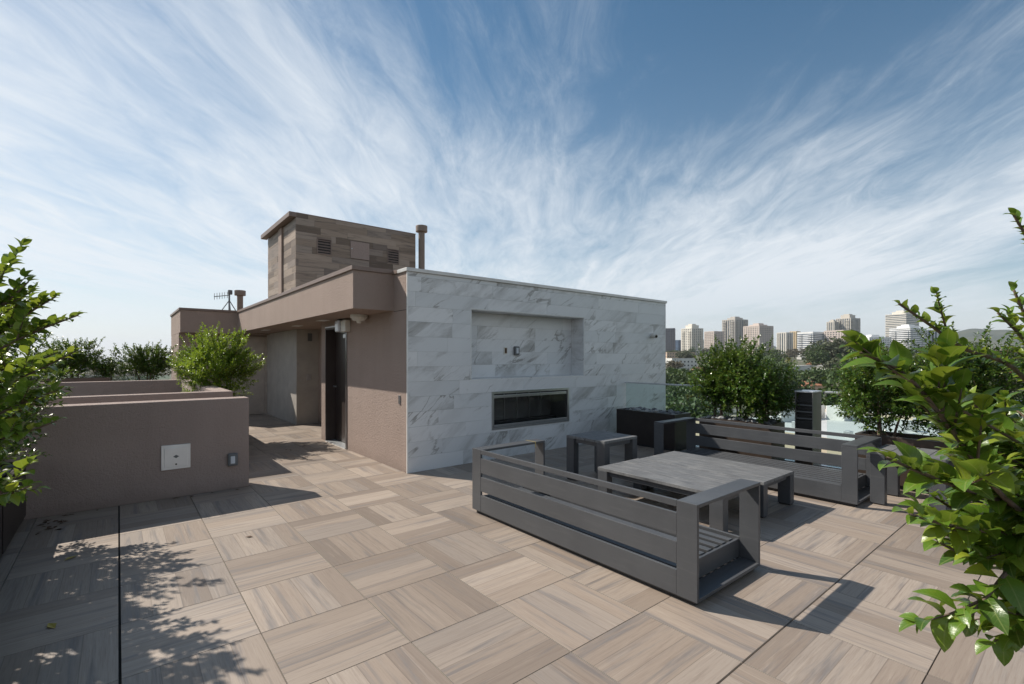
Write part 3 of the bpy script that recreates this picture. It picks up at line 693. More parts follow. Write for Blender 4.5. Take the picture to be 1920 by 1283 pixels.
def table(name, label, cat, loc, LX, LY, H, n, along, group, leg=(0.09, 0.125), th=0.03):
    t = thing(name, label, cat, loc, 0, group)
    for k in range(n):
        if along == 'y': q = (-LX / 2 + k * LX / n + 0.0035, -LY / 2, H - th, -LX / 2 + (k + 1) * LX / n - 0.0035, LY / 2, H)
        else: q = (-LX / 2, -LY / 2 + k * LY / n + 0.0035, H - th, LX / 2, -LY / 2 + (k + 1) * LY / n - 0.0035, H)
        cx, cy = (q[0] + q[3]) / 2, (q[1] + q[4]) / 2
        me = bx(q[0] - cx, q[1] - cy, -th, q[3] - cx, q[4] - cy, 0).mesh('top_board'); me.materials.append(MATS['table_board'])
        o = link('top_board', me, t, (cx, cy, H), 0.002)
    for sx in (-1, 1):
        for sy in (-1, 1):
            x = sx * (LX / 2 - leg[0] / 2 - 0.002); y = sy * (LY / 2 - leg[1] / 2 - 0.002)
            o = bx(x - leg[0] / 2, y - leg[1] / 2, 0.012, x + leg[0] / 2, y + leg[1] / 2, H - th - 0.001).build('leg', 'bench_metal', t, bevel=0.003)
            bx(x - leg[0] / 2 + 0.01, y - leg[1] / 2 + 0.01, 0.001, x + leg[0] / 2 - 0.01, y + leg[1] / 2 - 0.01, 0.0115).build('foot_pad', 'black', o)
    a = LX / 2 - leg[0] - 0.004; b = LY / 2 - leg[1] - 0.004
    for s_ in (-1, 1):
        y = s_ * (LY / 2 - 0.05); x = s_ * (LX / 2 - 0.04)
        bx(-a, y - 0.012, H - th - 0.05, a, y + 0.012, H - th - 0.001).build('apron', 'bench_metal', t)
        bx(x - 0.012, -b, H - th - 0.05, x + 0.012, b, H - th - 0.001).build('apron', 'bench_metal', t)
    return t
table('coffee_table', 'low dark board table next to the bench with its back to the paving', 'table', (4.345, 2.725, 0), 0.715, 1.39, 0.345, 3, 'y', 'low tables between the benches')
table('coffee_table', 'low dark board table next to the bench in front of the planters', 'table', (5.068, 2.700, 0), 0.715, 1.39, 0.345, 3, 'y', 'low tables between the benches')
table('stool', 'square dark board stool near the fireplace wall', 'stool', (4.66, 3.93, 0), 0.62, 0.62, 0.55, 4, 'x', 'square board stools')
table('stool', 'square dark board stool at the end of the far bench half hidden by leaves', 'stool', (6.37, 1.22, 0), 0.60, 0.60, 0.55, 4, 'x', 'square board stools')

# fallen leaves
me_l = MB().add([(-0.03, 0, 0.002), (0, -0.014, 0.008), (0.035, 0, 0.003), (0, 0.014, 0.006)], [(0, 1, 2), (0, 2, 3)]).mesh('fallen_leaf'); me_l.materials.append(MATS['dead_leaf'])
spots = [(-0.62 + random.random() * 0.25, 5.75 + random.random() * 0.5) for _ in range(22)] + [(random.uniform(-0.5, 1.1), 6.33 - random.random() * 0.06) for _ in range(7)] + [(0.86, 4.56)] + [(random.uniform(1.9, 2.8), random.uniform(8.4, 10.2)) for _ in range(5)] + [(6.6 + random.random() * 0.3, random.uniform(4.0, 5.3)) for _ in range(8)]
for (x, y) in spots:
    o = tag(link('fallen_leaf', me_l, None, (x, y, 0.001)), 'small curled dry brown leaf lying on the pavers', 'leaf', 'dry leaves on the pavers')
    o.rotation_euler = (random.uniform(-0.2, 0.2), 0, random.uniform(0, 6.3)); s_ = random.uniform(0.5, 1.2); o.scale = (s_, s_, s_)
me_y = me_l.copy(); me_y.materials[0] = MATS['yellow_leaf']
for (x, y) in ((-0.28, 4.93), (-0.29, 3.75)):
    o = tag(link('fallen_leaf', me_y, None, (x, y, 0.001)), 'yellow fallen leaf lying on the shaded pavers', 'leaf', 'yellow leaves on the pavers'); o.rotation_euler.z = random.uniform(0, 3); o.scale = (1.5, 1.5, 1.2)

# pebbles
me_p = []
for k in range(3):
    mb = MB(); n1, n2 = 6, 9
    for i in range(n1 + 1):
        for j in range(n2):
            a_, b_ = math.pi * i / n1, 2 * math.pi * j / n2; q = 1 + 0.1 * math.sin(3 * b_ + k) * math.sin(a_)
            mb.v.append((math.sin(a_) * math.cos(b_) * q, 0.72 * math.sin(a_) * math.sin(b_) * q, 0.55 * math.cos(a_)))
    for i in range(n1):
        for j in range(n2): mb.f.append((i * n2 + j, (i + 1) * n2 + j, (i + 1) * n2 + (j + 1) % n2, i * n2 + (j + 1) % n2))
    me = mb.mesh('pebble'); me.materials.append(MATS['pebble']); me.polygons.foreach_set('use_smooth', [True] * len(me.polygons)); me_p.append(me)
def pebbles(x0, y0, x1, y1, z, n, label, grp):
    for _ in range(n):
        o = tag(link('pebble', random.choice(me_p), None, (random.uniform(x0, x1), random.uniform(y0, y1), z + random.uniform(-0.01, 0.045))), label, 'pebble', grp)
        s_ = random.uniform(0.028, 0.058); o.scale = (s_, s_, s_); o.rotation_euler = (random.uniform(-.3, .3), random.uniform(-.3, .3), random.uniform(0, 6))
pebbles(7.0, 2.92, 7.35, 3.87, 0.57, 90, 'smooth grey river pebble in the brown planter behind the bench', 'pebbles in the brown planter')
pebbles(7.0, 4.4, 7.35, 5.43, 0.57, 50, 'smooth grey river pebble in the black planter by the marble wall', 'pebbles in the black planter')
pebbles(-1.1, 5.3, -0.73, 6.25, 0.53, 36, 'smooth grey river pebble in the planter at the parapet corner', 'pebbles in the corner planter')

# ================================================================ PLANTS
def leaf_template(seg):
    vs, fs = [], []
    for i in range(seg + 1):
        t = i / seg; w = 0.29 * (math.sin(math.pi * min(1, t ** 0.8)) ** 0.8 if 0 < t < 1 else 0.0); zc_ = 0.10 * math.sin(math.pi * t) - 0.16 * t * t
        if w < 1e-6: vs.append((t, 0, zc_))
        else: vs += [(t, -w, zc_ + w * 0.35), (t, 0, zc_), (t, w, zc_ + w * 0.35)]
    # rows: first single, middle triples, last single
    for i in range(seg):
        if i == 0: fs += [(0, 1, 2), (0, 2, 3)]
        elif i == seg - 1: k = 1 + 3 * (i - 1); e = len(vs) - 1; fs += [(k, e, k + 1), (k + 1, e, k + 2)]
        else: k = 1 + 3 * (i - 1); fs += [(k, k + 3, k + 4, k + 1), (k + 1, k + 4, k + 5, k + 2)]
    return np.array(vs), fs
LT_near, LF_near = leaf_template(6); LT_far, LF_far = leaf_template(2)
def set_uv(me, tmpl, nrep):
    ul = me.uv_layers.new(name='UVMap'); idx = np.empty(len(me.loops), dtype=np.int32); me.loops.foreach_get('vertex_index', idx)
    ul.data.foreach_set('uv', tmpl[idx % len(tmpl), :2].astype(np.float32).ravel())
me_leaf = bpy.data.meshes.new('leaf'); me_leaf.from_pydata([tuple(v) for v in LT_near], [], LF_near); me_leaf.materials.append(MATS['leaf']); me_leaf.polygons.foreach_set('use_smooth', [True] * len(me_leaf.polygons)); set_uv(me_leaf, LT_near, 1)
def frames(dirs, ups):
    X = dirs / np.linalg.norm(dirs, axis=1, keepdims=True); Y = np.cross(ups, X); Y /= np.linalg.norm(Y, axis=1, keepdims=True) + 1e-9; Z = np.cross(X, Y)
    return np.stack([X, Y, Z], axis=2)
def leaves_mesh(name, pos, dirs, ups, size, tmpl, faces, mat, parent, smooth=True):
    M = frames(dirs, ups) * size[:, None, None]
    V = np.einsum('nij,kj->nki', M, tmpl) + pos[:, None, :]
    n, k = V.shape[:2]; F = []
    for i in range(n): F += [tuple(q + i * k for q in fc) for fc in faces]
    me = bpy.data.meshes.new(name); me.from_pydata(V.reshape(-1, 3).tolist(), [], F); me.materials.append(MATS[mat]); set_uv(me, tmpl, n)
    if smooth: me.polygons.foreach_set('use_smooth', [True] * len(me.polygons))
    return link(name, me, parent)
def curve(pts, n):
    pts = [Vector(p) for p in pts]; out = []
    for i in range(n + 1):
        t = i / n * (len(pts) - 1); k = min(int(t), len(pts) - 2); f_ = t - k
        p0, p1, p2, p3 = pts[max(k - 1, 0)], pts[k], pts[k + 1], pts[min(k + 2, len(pts) - 1)]
        out.append(0.5 * ((2 * p1) + (p2 - p0) * f_ + (2 * p0 - 5 * p1 + 4 * p2 - p3) * f_ * f_ + (3 * p1 - p0 - 3 * p2 + p3) * f_ ** 3))
    return out
def leaves_along(path, sp, size, start=0.15, spread=0.9):
    """alternate leaves along a twig: position, direction, up, size"""
    out = []; acc = 0; side = random.random() * 6.28; tot = sum((path[i + 1] - path[i]).length for i in range(len(path) - 1)); run = 0
    for i in range(len(path) - 1):
        seg = path[i + 1] - path[i]; L = seg.length; d = 0
        while acc + L - d >= sp:
            d += sp - acc; acc = 0; p = path[i] + seg * (d / L)
            if (run + d) / tot < start: continue
            t = seg.normalized(); a = t.orthogonal().normalized(); side += 2.4 + random.uniform(-.5, .5)
            o_ = (Quaternion(t, side) @ a); f_ = (run + d) / tot
            dr_ = (t * (0.55 + 0.5 * f_) + o_ * spread + Vector((0, 0, 0.25))).normalized()
            up = (Vector((0, 0, 1)) + Vector((random.uniform(-.5, .5), random.uniform(-.5, .5), 0)) + SUN_DIR * -0.4)
            out.append((p, dr_, up, size * random.uniform(0.55, 1.25) * (1 - 0.35 * max(0, f_ - 0.75) / 0.25)))
        acc += L - d; run += L
    p = path[-1]; t = (path[-1] - path[-2]).normalized()
    out.append((p, t, Vector((0, 0, 1)), size * 0.7)); return out
def as_np(lv): return (np.array([q[0] for q in lv]), np.array([q[1] for q in lv]), np.array([q[2] for q in lv]), np.array([q[3] for q in lv]))

def foreground_shrub(label, base, branches, lsize, extra, box, n_single, twigs_per=3, spec={}, mat='leaf'):
    t = thing('leafy_shrub', label, 'shrub', base); B = Vector(base)
    wood = MB(); lv = []
    hub = B + Vector((0, 0, 0.15))
    allb = [[Vector(p) for p in br] for br in branches]
    for _ in range(extra):
        tip = Vector((random.uniform(*box[0]), random.uniform(*box[1]), random.uniform(*box[2])))
        mid = hub.lerp(tip, 0.55) + Vector((random.uniform(-.1, .1), random.uniform(-.1, .1), random.uniform(0, .12)))
        allb.append([hub + Vector((random.uniform(-.05, .05), random.uniform(-.05, .05), 0.2)), mid, tip])
    for bi, br in enumerate(allb):
        ls, tn = spec.get(bi, (lsize, twigs_per)); br[-1] = br[-1] + (br[-2] - br[-1]).normalized() * ls * 0.35
        root = B + Vector((random.uniform(-.08, .08), random.uniform(-.08, .08), -0.12))
        path = curve([root, hub.lerp(br[0], 0.6) + Vector((0, 0, 0.05))] + br, 26); n = len(path)
        wood.tube(path, [0.0075 * (1 - 0.8 * i / (n - 1)) + 0.0012 for i in range(n)], 6)
        main = path[9:]
        lv += leaves_along(main, ls * 0.20, ls, 0.05)
        for _ in range(tn):
            k = random.randrange(9, n - 5); p = path[k]; d = (path[k + 1] - path[k]).normalized()
            sd = (d + Vector((random.uniform(-1, 1), random.uniform(-1, 1), random.uniform(-0.5, 0.6))) * 0.8).normalized(); L = random.uniform(0.07, 0.17)
            tw_ = curve([p, p + sd * L * 0.5 + Vector((0, 0, 0.01)), p + sd * L + Vector((0, 0, 0.03))], 8)
            wood.tube(tw_, [0.0035 * (1 - 0.7 * i / 8) for i in range(9)], 5); lv += leaves_along(tw_, ls * 0.22, ls, 0.05)
    P(wood, 'stems', 'bark', t, smooth=True)
    cam_p = Vector((0, 0, 1.519)); fwd = Vector((0.6335, 0.7737, 0)); rt = Vector((0.7737, -0.6335, 0))
    def vis(q):
        v = q[0] - cam_p; d = v.dot(fwd); x = v.dot(rt) / max(d, 1e-3); return 0 if (d > 0.2 and abs(x) < 1.1) else 1
    lv = [q for q in lv if (q[0] - cam_p).length > 0.55]
    lv.sort(key=lambda q: (vis(q), (q[0] - cam_p).length))
    for (p, d, u, s_) in lv[:n_single]:
        M = frames(np.array([d]), np.array([u]))[0]
        o = link('leaf', me_leaf, t); o.matrix_local = Matrix.Translation(p - B) @ Matrix(M.tolist()).to_4x4() @ Matrix.Scale(s_, 4)
    rest = lv[n_single:]
    if rest:
        o = leaves_mesh('foliage', *as_np(rest), LT_near, LF_near, mat, t); o.location = -B; o['kind'] = 'stuff'
    print(label, len(lv)); return t
foreground_shrub('big glossy leaved shrub leaning over the paving beside the stool', (2.05, -0.22, 0.50), [
 [(1.961, 0.075, 1.347), (1.829, 0.144, 1.492), (1.69, 0.219, 1.541), (1.589, 0.276, 1.606), (1.501, 0.322, 1.659)],
 [(1.669, 0.055, 1.106), (1.451, 0.13, 1.226), (1.297, 0.192, 1.38), (1.18, 0.236, 1.484), (1.06, 0.295, 1.538)],
 [(1.669, 0.055, 1.142), (1.476, 0.149, 1.212), (1.32, 0.212, 1.265), (1.184, 0.284, 1.326)],
 [(1.745, 0.058, 1.087), (1.537, 0.138, 1.125), (1.377, 0.204, 1.16), (1.26, 0.261, 1.199)],
 [(1.669, 0.055, 1.13), (1.521, 0.112, 1.078), (1.425, 0.152, 1.011), (1.35, 0.187, 0.955)],
 [(1.678, 0.048, 1.02), (1.548, 0.09, 0.961), (1.46, 0.123, 0.915)],
 [(1.994, 0.047, 1.304), (1.853, 0.098, 1.534), (1.753, 0.141, 1.703)],
 [(2.148, 0.051, 1.474), (2.002, 0.106, 1.775), (1.897, 0.153, 1.923)],
 [(2.06, 0.058, 1.386), (1.935, 0.122, 1.55), (1.833, 0.18, 1.65)],
 [(2.124, 0.07, 1.164), (2.063, 0.185, 1.312), (1.963, 0.266, 1.408), (1.876, 0.338, 1.488)],
 [(1.983, 0.056, 1.117), (1.872, 0.148, 1.247), (1.783, 0.221, 1.347), (1.716, 0.275, 1.477)],
 [(1.82, 0.06, 1.001), (1.646, 0.139, 1.023), (1.526, 0.198, 1.061), (1.438, 0.245, 1.106)]],
 0.064, 60, ((1.45, 2.30), (-0.10, 0.27), (0.92, 1.45)), 300, 7, {0: (0.032, 2), 6: (0.042, 3), 7: (0.04, 1), 8: (0.042, 3), 9: (0.05, 5), 10: (0.05, 5), 2: (0.068, 8), 1: (0.070, 8), 3: (0.068, 8), 4: (0.068, 8), 5: (0.068, 8), 11: (0.066, 8)})
foreground_shrub('leafy shrub with reaching shoots in the front left planter', (-0.88, 2.95, 0.48), [
 [(-0.508, 2.871, 1.332), (-0.394, 2.778, 1.521), (-0.263, 2.671, 1.616), (-0.108, 2.544, 1.694)],
 [(-0.534, 3.022, 1.41), (-0.414, 2.924, 1.588), (-0.294, 2.826, 1.699), (-0.188, 2.739, 1.783)],
 [(-0.491, 2.858, 1.458), (-0.41, 2.791, 1.669), (-0.328, 2.724, 1.753), (-0.263, 2.671, 1.833)],
 [(-0.475, 2.845, 1.5), (-0.426, 2.805, 1.711), (-0.369, 2.758, 1.816), (-0.353, 2.744, 1.879)],
 [(-0.561, 3.174, 1.219), (-0.399, 3.041, 1.382), (-0.255, 2.923, 1.475), (-0.129, 2.82, 1.556)],
 [(-0.508, 2.871, 1.184), (-0.367, 2.692, 1.295), (-0.249, 2.531, 1.361), (-0.16, 2.457, 1.405)],
 [(-0.481, 2.72, 1.142), (-0.373, 2.632, 1.202), (-0.257, 2.473, 1.249), (-0.16, 2.393, 1.296)],
 [(-0.414, 2.407, 1.113), (-0.334, 2.277, 1.083), (-0.259, 2.151, 1.097), (-0.2, 2.102, 1.125)],
 [(-0.614, 3.476, 1.292), (-0.457, 3.347, 1.445), (-0.319, 3.233, 1.496), (-0.22, 3.153, 1.547)],
 [(-0.614, 3.476, 1.063), (-0.457, 3.347, 1.19), (-0.358, 3.266, 1.267), (-0.259, 3.185, 1.338)]],
 0.056, 70, ((-0.80, -0.36), (2.5, 3.7), (0.80, 1.62)), 300, 7)

def bush(label, base, crown_c, rad, n_twig, lsize, mat, stems=4, seed=0, shoots=6, group=None, per=1.0):
    random.seed(seed + 100); B = Vector(base); t = thing('leafy_shrub', label, 'shrub', base, 0, group)
    wood = MB(); lv = []; cc = Vector(crown_c); rd = Vector(rad); tops = []
    for k in range(stems):
        a = 6.28 * k / stems + random.uniform(-.5, .5); tip = cc + Vector((math.cos(a) * rd.x * 0.45, math.sin(a) * rd.y * 0.45, random.uniform(-0.2, 0.3) * rd.z))
        path = curve([B + Vector((math.cos(a) * 0.06, math.sin(a) * 0.06, -0.10)), B.lerp(tip, 0.5) + Vector((random.uniform(-.05, .05), random.uniform(-.05, .05), 0)), tip], 10)
        wood.tube(path, [0.018 * (1 - 0.75 * i / 10) for i in range(11)], 6); tops.append(path)
    n_twig = int(n_twig * 2.1); shoots *= 3
    for k in range(n_twig + shoots):
        while True:
            q = Vector((random.uniform(-1, 1), random.uniform(-1, 1), random.uniform(-1, 1)))
            if 0.25 < q.length < 1: break
        if k >= n_twig: q = Vector((random.uniform(-.7, .7), random.uniform(-.7, .7), random.uniform(0.7, 0.95)))
        wob = 1 + 0.30 * math.sin(3 * math.atan2(q.y, q.x) + seed) + 0.12 * math.sin(7 * q.z + seed)
        p = cc + Vector((q.x * rd.x, q.y * rd.y, q.z * rd.z)) * wob
        d = (Vector((q.x, q.y, q.z * 0.6 + 0.55)) + Vector((random.uniform(-.4, .4), random.uniform(-.4, .4), random.uniform(-.2, .3)))).normalized()
        L = random.uniform(0.10, 0.2) if k < n_twig else random.uniform(0.22, 0.36)
        tw_ = curve([p - d * L * 0.6, p + Vector((0, 0, 0.01)), p + d * L * 0.5], 6)
        if k % 3 == 0 or k >= n_twig: wood.tube(tw_, [0.004 * (1 - 0.6 * i / 6) for i in range(7)], 4, False)
        lv += leaves_along(tw_, lsize * 0.27, lsize, 0.0, 1.0)
    P(wood, 'trunk', 'bark', t, smooth=True)
    o = leaves_mesh('crown', *as_np(lv), LT_far, LF_far, mat, t, False); o.location = -B; return len(lv)
tot = 0
tot += bush('bright green shrub rising behind the light well wall', (1.48, 10.2, 0.5), (1.33, 9.95, 1.36), (0.60, 0.70, 0.50), 620, 0.055, 'leaf_bright', 5, 1, 14)
tot += bush('thick twin stemmed shrub at the marble end of the pebble planter', (7.18, 3.72, 0.5), (7.22, 3.70, 1.10), (0.40, 0.36, 0.40), 300, 0.058, 'leaf_mid', 3, 2, 8)
tot += bush('tallest shrub in the middle of the pebble planter', (7.18, 3.38, 0.5), (7.2, 3.38, 1.18), (0.48, 0.48, 0.48), 340, 0.058, 'leaf_mid', 3, 3, 6)
tot += bush('low spreading shrub at the bollard end of the pebble planter', (7.17, 3.02, 0.5), (7.15, 3.02, 0.98), (0.38, 0.38, 0.36), 240, 0.058, 'leaf_mid', 3, 4, 6)
tot += bush('dark shrub in the brown planter next to the bollard', (7.18, 1.65, 0.5), (7.15, 1.62, 1.12), (0.50, 0.55, 0.46), 480, 0.056, 'leaf_mid', 4, 5, 8)
tot += bush('dark red stemmed shrub in the brown planter behind the stool', (7.2, 0.95, 0.5), (7.2, 0.95, 1.18), (0.5, 0.55, 0.50), 460, 0.056, 'leaf_mid', 3, 6, 8)
tot += bush('leafy shrub in the planter at the parapet corner', (-0.93, 5.75, 0.45), (-0.95, 5.7, 1.28), (0.50, 0.62, 0.58), 300, 0.058, 'leaf_mid', 4, 7, 10)
tot += bush('leafy shrub in the middle planter of the left row', (-0.93, 4.5, 0.45), (-0.93, 4.5, 1.33), (0.46, 0.72, 0.62), 330, 0.06, 'leaf_mid', 4, 8, 12)
tot += bush('dark shrub in the tall planter at the back of the terrace', (-0.8, 14.85, 0.95), (-0.85, 14.85, 1.45), (0.62, 0.42, 0.36), 360, 0.06, 'leaf_mid', 4, 9, 8)
tot += bush('dark shrub in the tall planter beside the corner block', (0.55, 14.85, 0.85), (0.55, 14.85, 1.38), (0.62, 0.40, 0.36), 360, 0.06, 'leaf_mid', 4, 10, 8)
tot += bush('small dark shrub sprig between the two back planters', (-0.2, 14.85, 0.98), (-0.22, 14.85, 1.2), (0.2, 0.3, 0.18), 60, 0.05, 'leaf_mid', 2, 11, 3)
print('bush leaves', tot)

# ---------------------------------------------------------------- trees and palms below the terrace
def crown_mesh(name, n, mat, seed, fl=0.55):
    r_ = np.random.default_rng(seed); k = 14
    cen = r_.normal(size=(k, 3)); cen /= np.linalg.norm(cen, axis=1, keepdims=True); cen *= r_.uniform(0.25, 0.72, (k, 1)); cen[:, 2] = np.abs(cen[:, 2]) * 0.9 - 0.1
    rr_ = r_.uniform(0.26, 0.45, k); w = r_.integers(0, k, n)
    d = r_.normal(size=(n, 3)); d /= np.linalg.norm(d, axis=1, keepdims=True)
    pos = cen[w] + d * rr_[w][:, None] * r_.uniform(0.72, 1.05, (n, 1)); pos[:, 2] = pos[:, 2] * fl + 0.6
    dirs = d + r_.normal(size=(n, 3)) * 0.6; ups = r_.normal(size=(n, 3)) + np.array([0, 0, 1.0])
    M = frames(dirs, ups) * r_.uniform(0.07, 0.13, n)[:, None, None]
    V = np.einsum('nij,kj->nki', M, LT_far * np.array([1, 1.6, 1])) + pos[:, None, :]; kk = V.shape[1]; F = []
    for i in range(n): F += [tuple(q + i * kk for q in fc) for fc in LF_far]
    me = bpy.data.meshes.new(name); me.from_pydata(V.reshape(-1, 3).tolist(), [], F); me.materials.append(MATS[mat]); return me
trunk_me = MB().tube([(0, 0, -0.1), (0.02, 0.01, 0.3), (0, 0, 0.62)], [0.06, 0.045, 0.03], 7).mesh('trunk'); trunk_me.materials.append(MATS['bark'])
kinds = [('broad_tree', 'dark green broad crowned tree growing on the slope below the terrace', crown_mesh('crown', 1500, 'tree_green', 1), 'dark green trees on the slope'),
         ('broad_tree', 'grey olive rounded tree growing on the slope below the towers', crown_mesh('crown', 1500, 'tree_olive', 2), 'grey olive trees on the slope'),
         ('broad_tree', 'brownish thin crowned tree growing on the slope below the towers', crown_mesh('crown', 1200, 'tree_brown', 3), 'brownish trees on the slope'),
         ('tall_tree', 'tall narrow dark green tree growing on the slope below the terrace', crown_mesh('crown', 1300, 'tree_green', 4, 1.1), 'tall narrow trees on the slope')]
def bearing(b, d): return d * math.sin(R(b)), d * math.cos(R(b))
def tree(k, b, d, s_, dz=0.0):
    nm, lb, me, gp = kinds[k]; x, y = bearing(b, d); z = ground_z(x, y) + dz
    t = thing(nm, lb, 'tree', (x, y, z - 0.2), random.uniform(0, 6.3), gp); t.scale = (s_, s_, s_ * random.uniform(0.85, 1.1))
    link('crown', me, t); link('trunk', trunk_me, t)
random.seed(21)
for _ in range(85):
    d = random.choice((random.uniform(95, 200), random.uniform(180, 420), random.uniform(350, 700), random.uniform(600, 900))); b = random.uniform(54, 90)
    if 50 < d < 175 and 62 < b < 84: continue
    tree(random.choice((0, 0, 1, 1, 2, 3)), b, d, random.uniform(7, 12) * (1.0 if d < 300 else 1.25))
for (k, b, d, s_) in ((1, 73.0, 420, 21), (2, 74.6, 430, 22), (1, 72.2, 440, 17), (0, 58.6, 200, 15), (0, 59.8, 160, 10), (0, 71.5, 240, 11), (3, 74.5, 110, 11), (3, 75.6, 112, 12), (3, 76.8, 115, 11), (0, 68.2, 300, 13), (0, 66, 350, 14), (1, 63.5, 380, 14), (0, 78.5, 260, 12), (1, 80.5, 300, 14)):
    tree(k, b, d, s_)
for _ in range(26): tree(random.choice((0, 1)), random.uniform(-6, 12), random.uniform(250, 1500), random.uniform(9, 16))
def palm_mesh():
    mb = MB(); r_ = random.Random(5)
    for k in range(46):
        a = r_.uniform(0, 6.28); el = r_.uniform(-0.9, 1.2); L = r_.uniform(1.5, 2.1)
        d = Vector((math.cos(a) * math.cos(el), math.sin(a) * math.cos(el), math.sin(el))); sd = d.cross(Vector((0, 0, 1))).normalized()
        pts = [Vector((0, 0, 7)) + d * L * t + Vector((0, 0, -0.9 * L * 0.4 * t * t)) for t in (0, .35, .7, 1)]; w = [0.05, 0.28, 0.24, 0.02]
        for i in range(3): mb.add([pts[i] - sd * w[i], pts[i + 1] - sd * w[i + 1], pts[i + 1] + Vector((0, 0, .08)), pts[i] + Vector((0, 0, .08)), pts[i + 1] + sd * w[i + 1], pts[i] + sd * w[i]], [(0, 1, 2, 3), (3, 2, 4, 5)])
    return mb.mesh('fronds')
pm = palm_mesh(); pm.materials.append(MATS['palm_leaf'])
ptr = MB().tube([(0, 0, 0), (0.1, 0, 3.5), (0, 0, 7)], [0.26, 0.2, 0.17], 8).mesh('trunk'); ptr.materials.append(MATS['bark'])
def palm(b, d, s_, label, group=None):
    x, y = bearing(b, d); t = thing('palm_tree', label, 'palm', (x, y, ground_z(x, y) - 0.2), random.uniform(0, 6), group); t.scale = (s_, s_, s_); link('fronds', pm, t); link('trunk', ptr, t)
palm(59.6, 125, 1.35, 'palm with drooping golden fronds beside the grey roofed house')
palm(71.4, 260, 1.35, 'palm standing by the orange tiled houses')
for (b, d) in ((73.9, 190), (69.2, 330), (75.2, 330), (72.9, 620), (77.5, 500)): palm(b, d, random.uniform(1.2, 1.7), 'green palm standing among the hillside trees', 'palms among the hillside trees')
for k in range(7): palm(random.uniform(-1, 7), random.uniform(700, 1200), 2.0, 'tiny palm on the far flat skyline', 'palms on the far skyline')

# ---------------------------------------------------------------- houses
def house(name, label, b, d, w, dep, h, rz, wallm, roofm, flat=False, zoff=0.0, base=None, group=None):
    x, y = bearing(b, d); z = ground_z(x, y) - 0.5 + zoff if base is None else base
    t = thing(name, label, 'house' if not flat else 'building', (x, y, z), rz, group)
    bx(-w / 2, -dep / 2, -1, w / 2, dep / 2, h).build('wall', wallm, t)
    if flat:
        mb = MB()
        for q in ((-w / 2 - .1, -dep / 2 - .1, w / 2 + .1, -dep / 2 + .2), (-w / 2 - .1, dep / 2 - .2, w / 2 + .1, dep / 2 + .1), (-w / 2 - .1, -dep / 2 + .2, -w / 2 + .2, dep / 2 - .2), (w / 2 - .2, -dep / 2 + .2, w / 2 + .1, dep / 2 - .2)): mb.box(q[0], q[1], h - 0.1, q[2], q[3], h + 0.45)
        mb.build('parapet', wallm, t); bx(-w / 2 + .21, -dep / 2 + .21, h + 0.002, w / 2 - .21, dep / 2 - .21, h + 0.05).build('roof', roofm, t)
    else:
        e = 0.5; hr = min(w, dep) * 0.24; k = max(0.0, (w - dep) / 2); kk = max(0.0, (dep - w) / 2)
        vs = [(-w / 2 - e, -dep / 2 - e, h), (w / 2 + e, -dep / 2 - e, h), (w / 2 + e, dep / 2 + e, h), (-w / 2 - e, dep / 2 + e, h), (-k, -kk, h + hr), (k + 0.01, kk + 0.01, h + hr)]
        fs = [(0, 1, 5, 4), (1, 2, 5), (2, 3, 4, 5), (3, 0, 4)] if w >= dep else [(0, 1, 4), (1, 2, 5, 4), (2, 3, 5), (3, 0, 4, 5)]
        vs += [(v[0], v[1], v[2] - 0.18) for v in vs[:4]]; fs += [(0, 6, 7, 1), (1, 7, 8, 2), (2, 8, 9, 3), (3, 9, 6, 0), (6, 9, 8, 7)]
        rf = MB().add(vs, fs).build('roof', roofm, t); bx(w * 0.2, -0.4, h + hr * 0.4, w * 0.2 + 0.8, 0.4, h + hr + 0.6).build('chimney', wallm, rf)
    fl_ = max(1, int(h // 3))
    for f_ in range(fl_):
        z0 = f_ * 3 + 0.9
        for sgn in (-1, 1):
            n = max(2, int(w / 3))
            for i in range(n):
                cx = -w / 2 + (i + 0.5) * w / n; y_ = sgn * dep / 2
                g = bx(cx - 0.7, min(y_, y_ + sgn * 0.04), z0, cx + 0.7, max(y_, y_ + sgn * 0.04), z0 + 1.4).build('window', 'white_paint', t); bx(cx - 0.6, min(y_ + sgn * .041, y_ + sgn * 0.05), z0 + .1, cx + 0.6, max(y_ + sgn * .041, y_ + sgn * 0.05), z0 + 1.3).build('pane', 'window_dark', g)
            n = max(1, int(dep / 3.5))
            for i in range(n):
                cy = -dep / 2 + (i + 0.5) * dep / n; x_ = sgn * w / 2
                g = bx(min(x_, x_ + sgn * 0.04), cy - 0.7, z0, max(x_, x_ + sgn * 0.04), cy + 0.7, z0 + 1.4).build('window', 'white_paint', t); bx(min(x_ + sgn * .041, x_ + sgn * 0.05), cy - 0.6, z0 + .1, max(x_ + sgn * .041, x_ + sgn * 0.05), cy + 0.6, z0 + 1.3).build('pane', 'window_dark', g)
    return t
house('grey_roofed_house', 'white walled house with low grey hip roof below the glass railing', 60.3, 132, 17, 12, 6.3, R(-25), 'house_white', 'roof_grey')
nb = house('flat_roofed_building', 'pale flat roofed neighbour building just beyond the terrace', 75.2, 66, 26, 24, 14.8, R(-12), 'house_cream', 'roof_white', True)
for (x, y, w, d_, h_) in ((-6, 3, 1.2, 1.2, 0.7), (2, -4, 0.8, 0.8, 1.0), (6, 5, 3.5, 2.2, 1.7), (-3, -6, 1.6, 0.3, 0.35), (8, -2, 0.7, 0.7, 0.8), (-8, -3, 0.6, 0.6, 0.6), (1, 7, 9, 0.25, 1.6)):
    bx(x - w / 2, y - d_ / 2, 14.851, x + w / 2, y + d_ / 2, 14.85 + h_).build('roof_unit', 'house_white' if w > 2 else 'steel', nb, bevel=0.02)
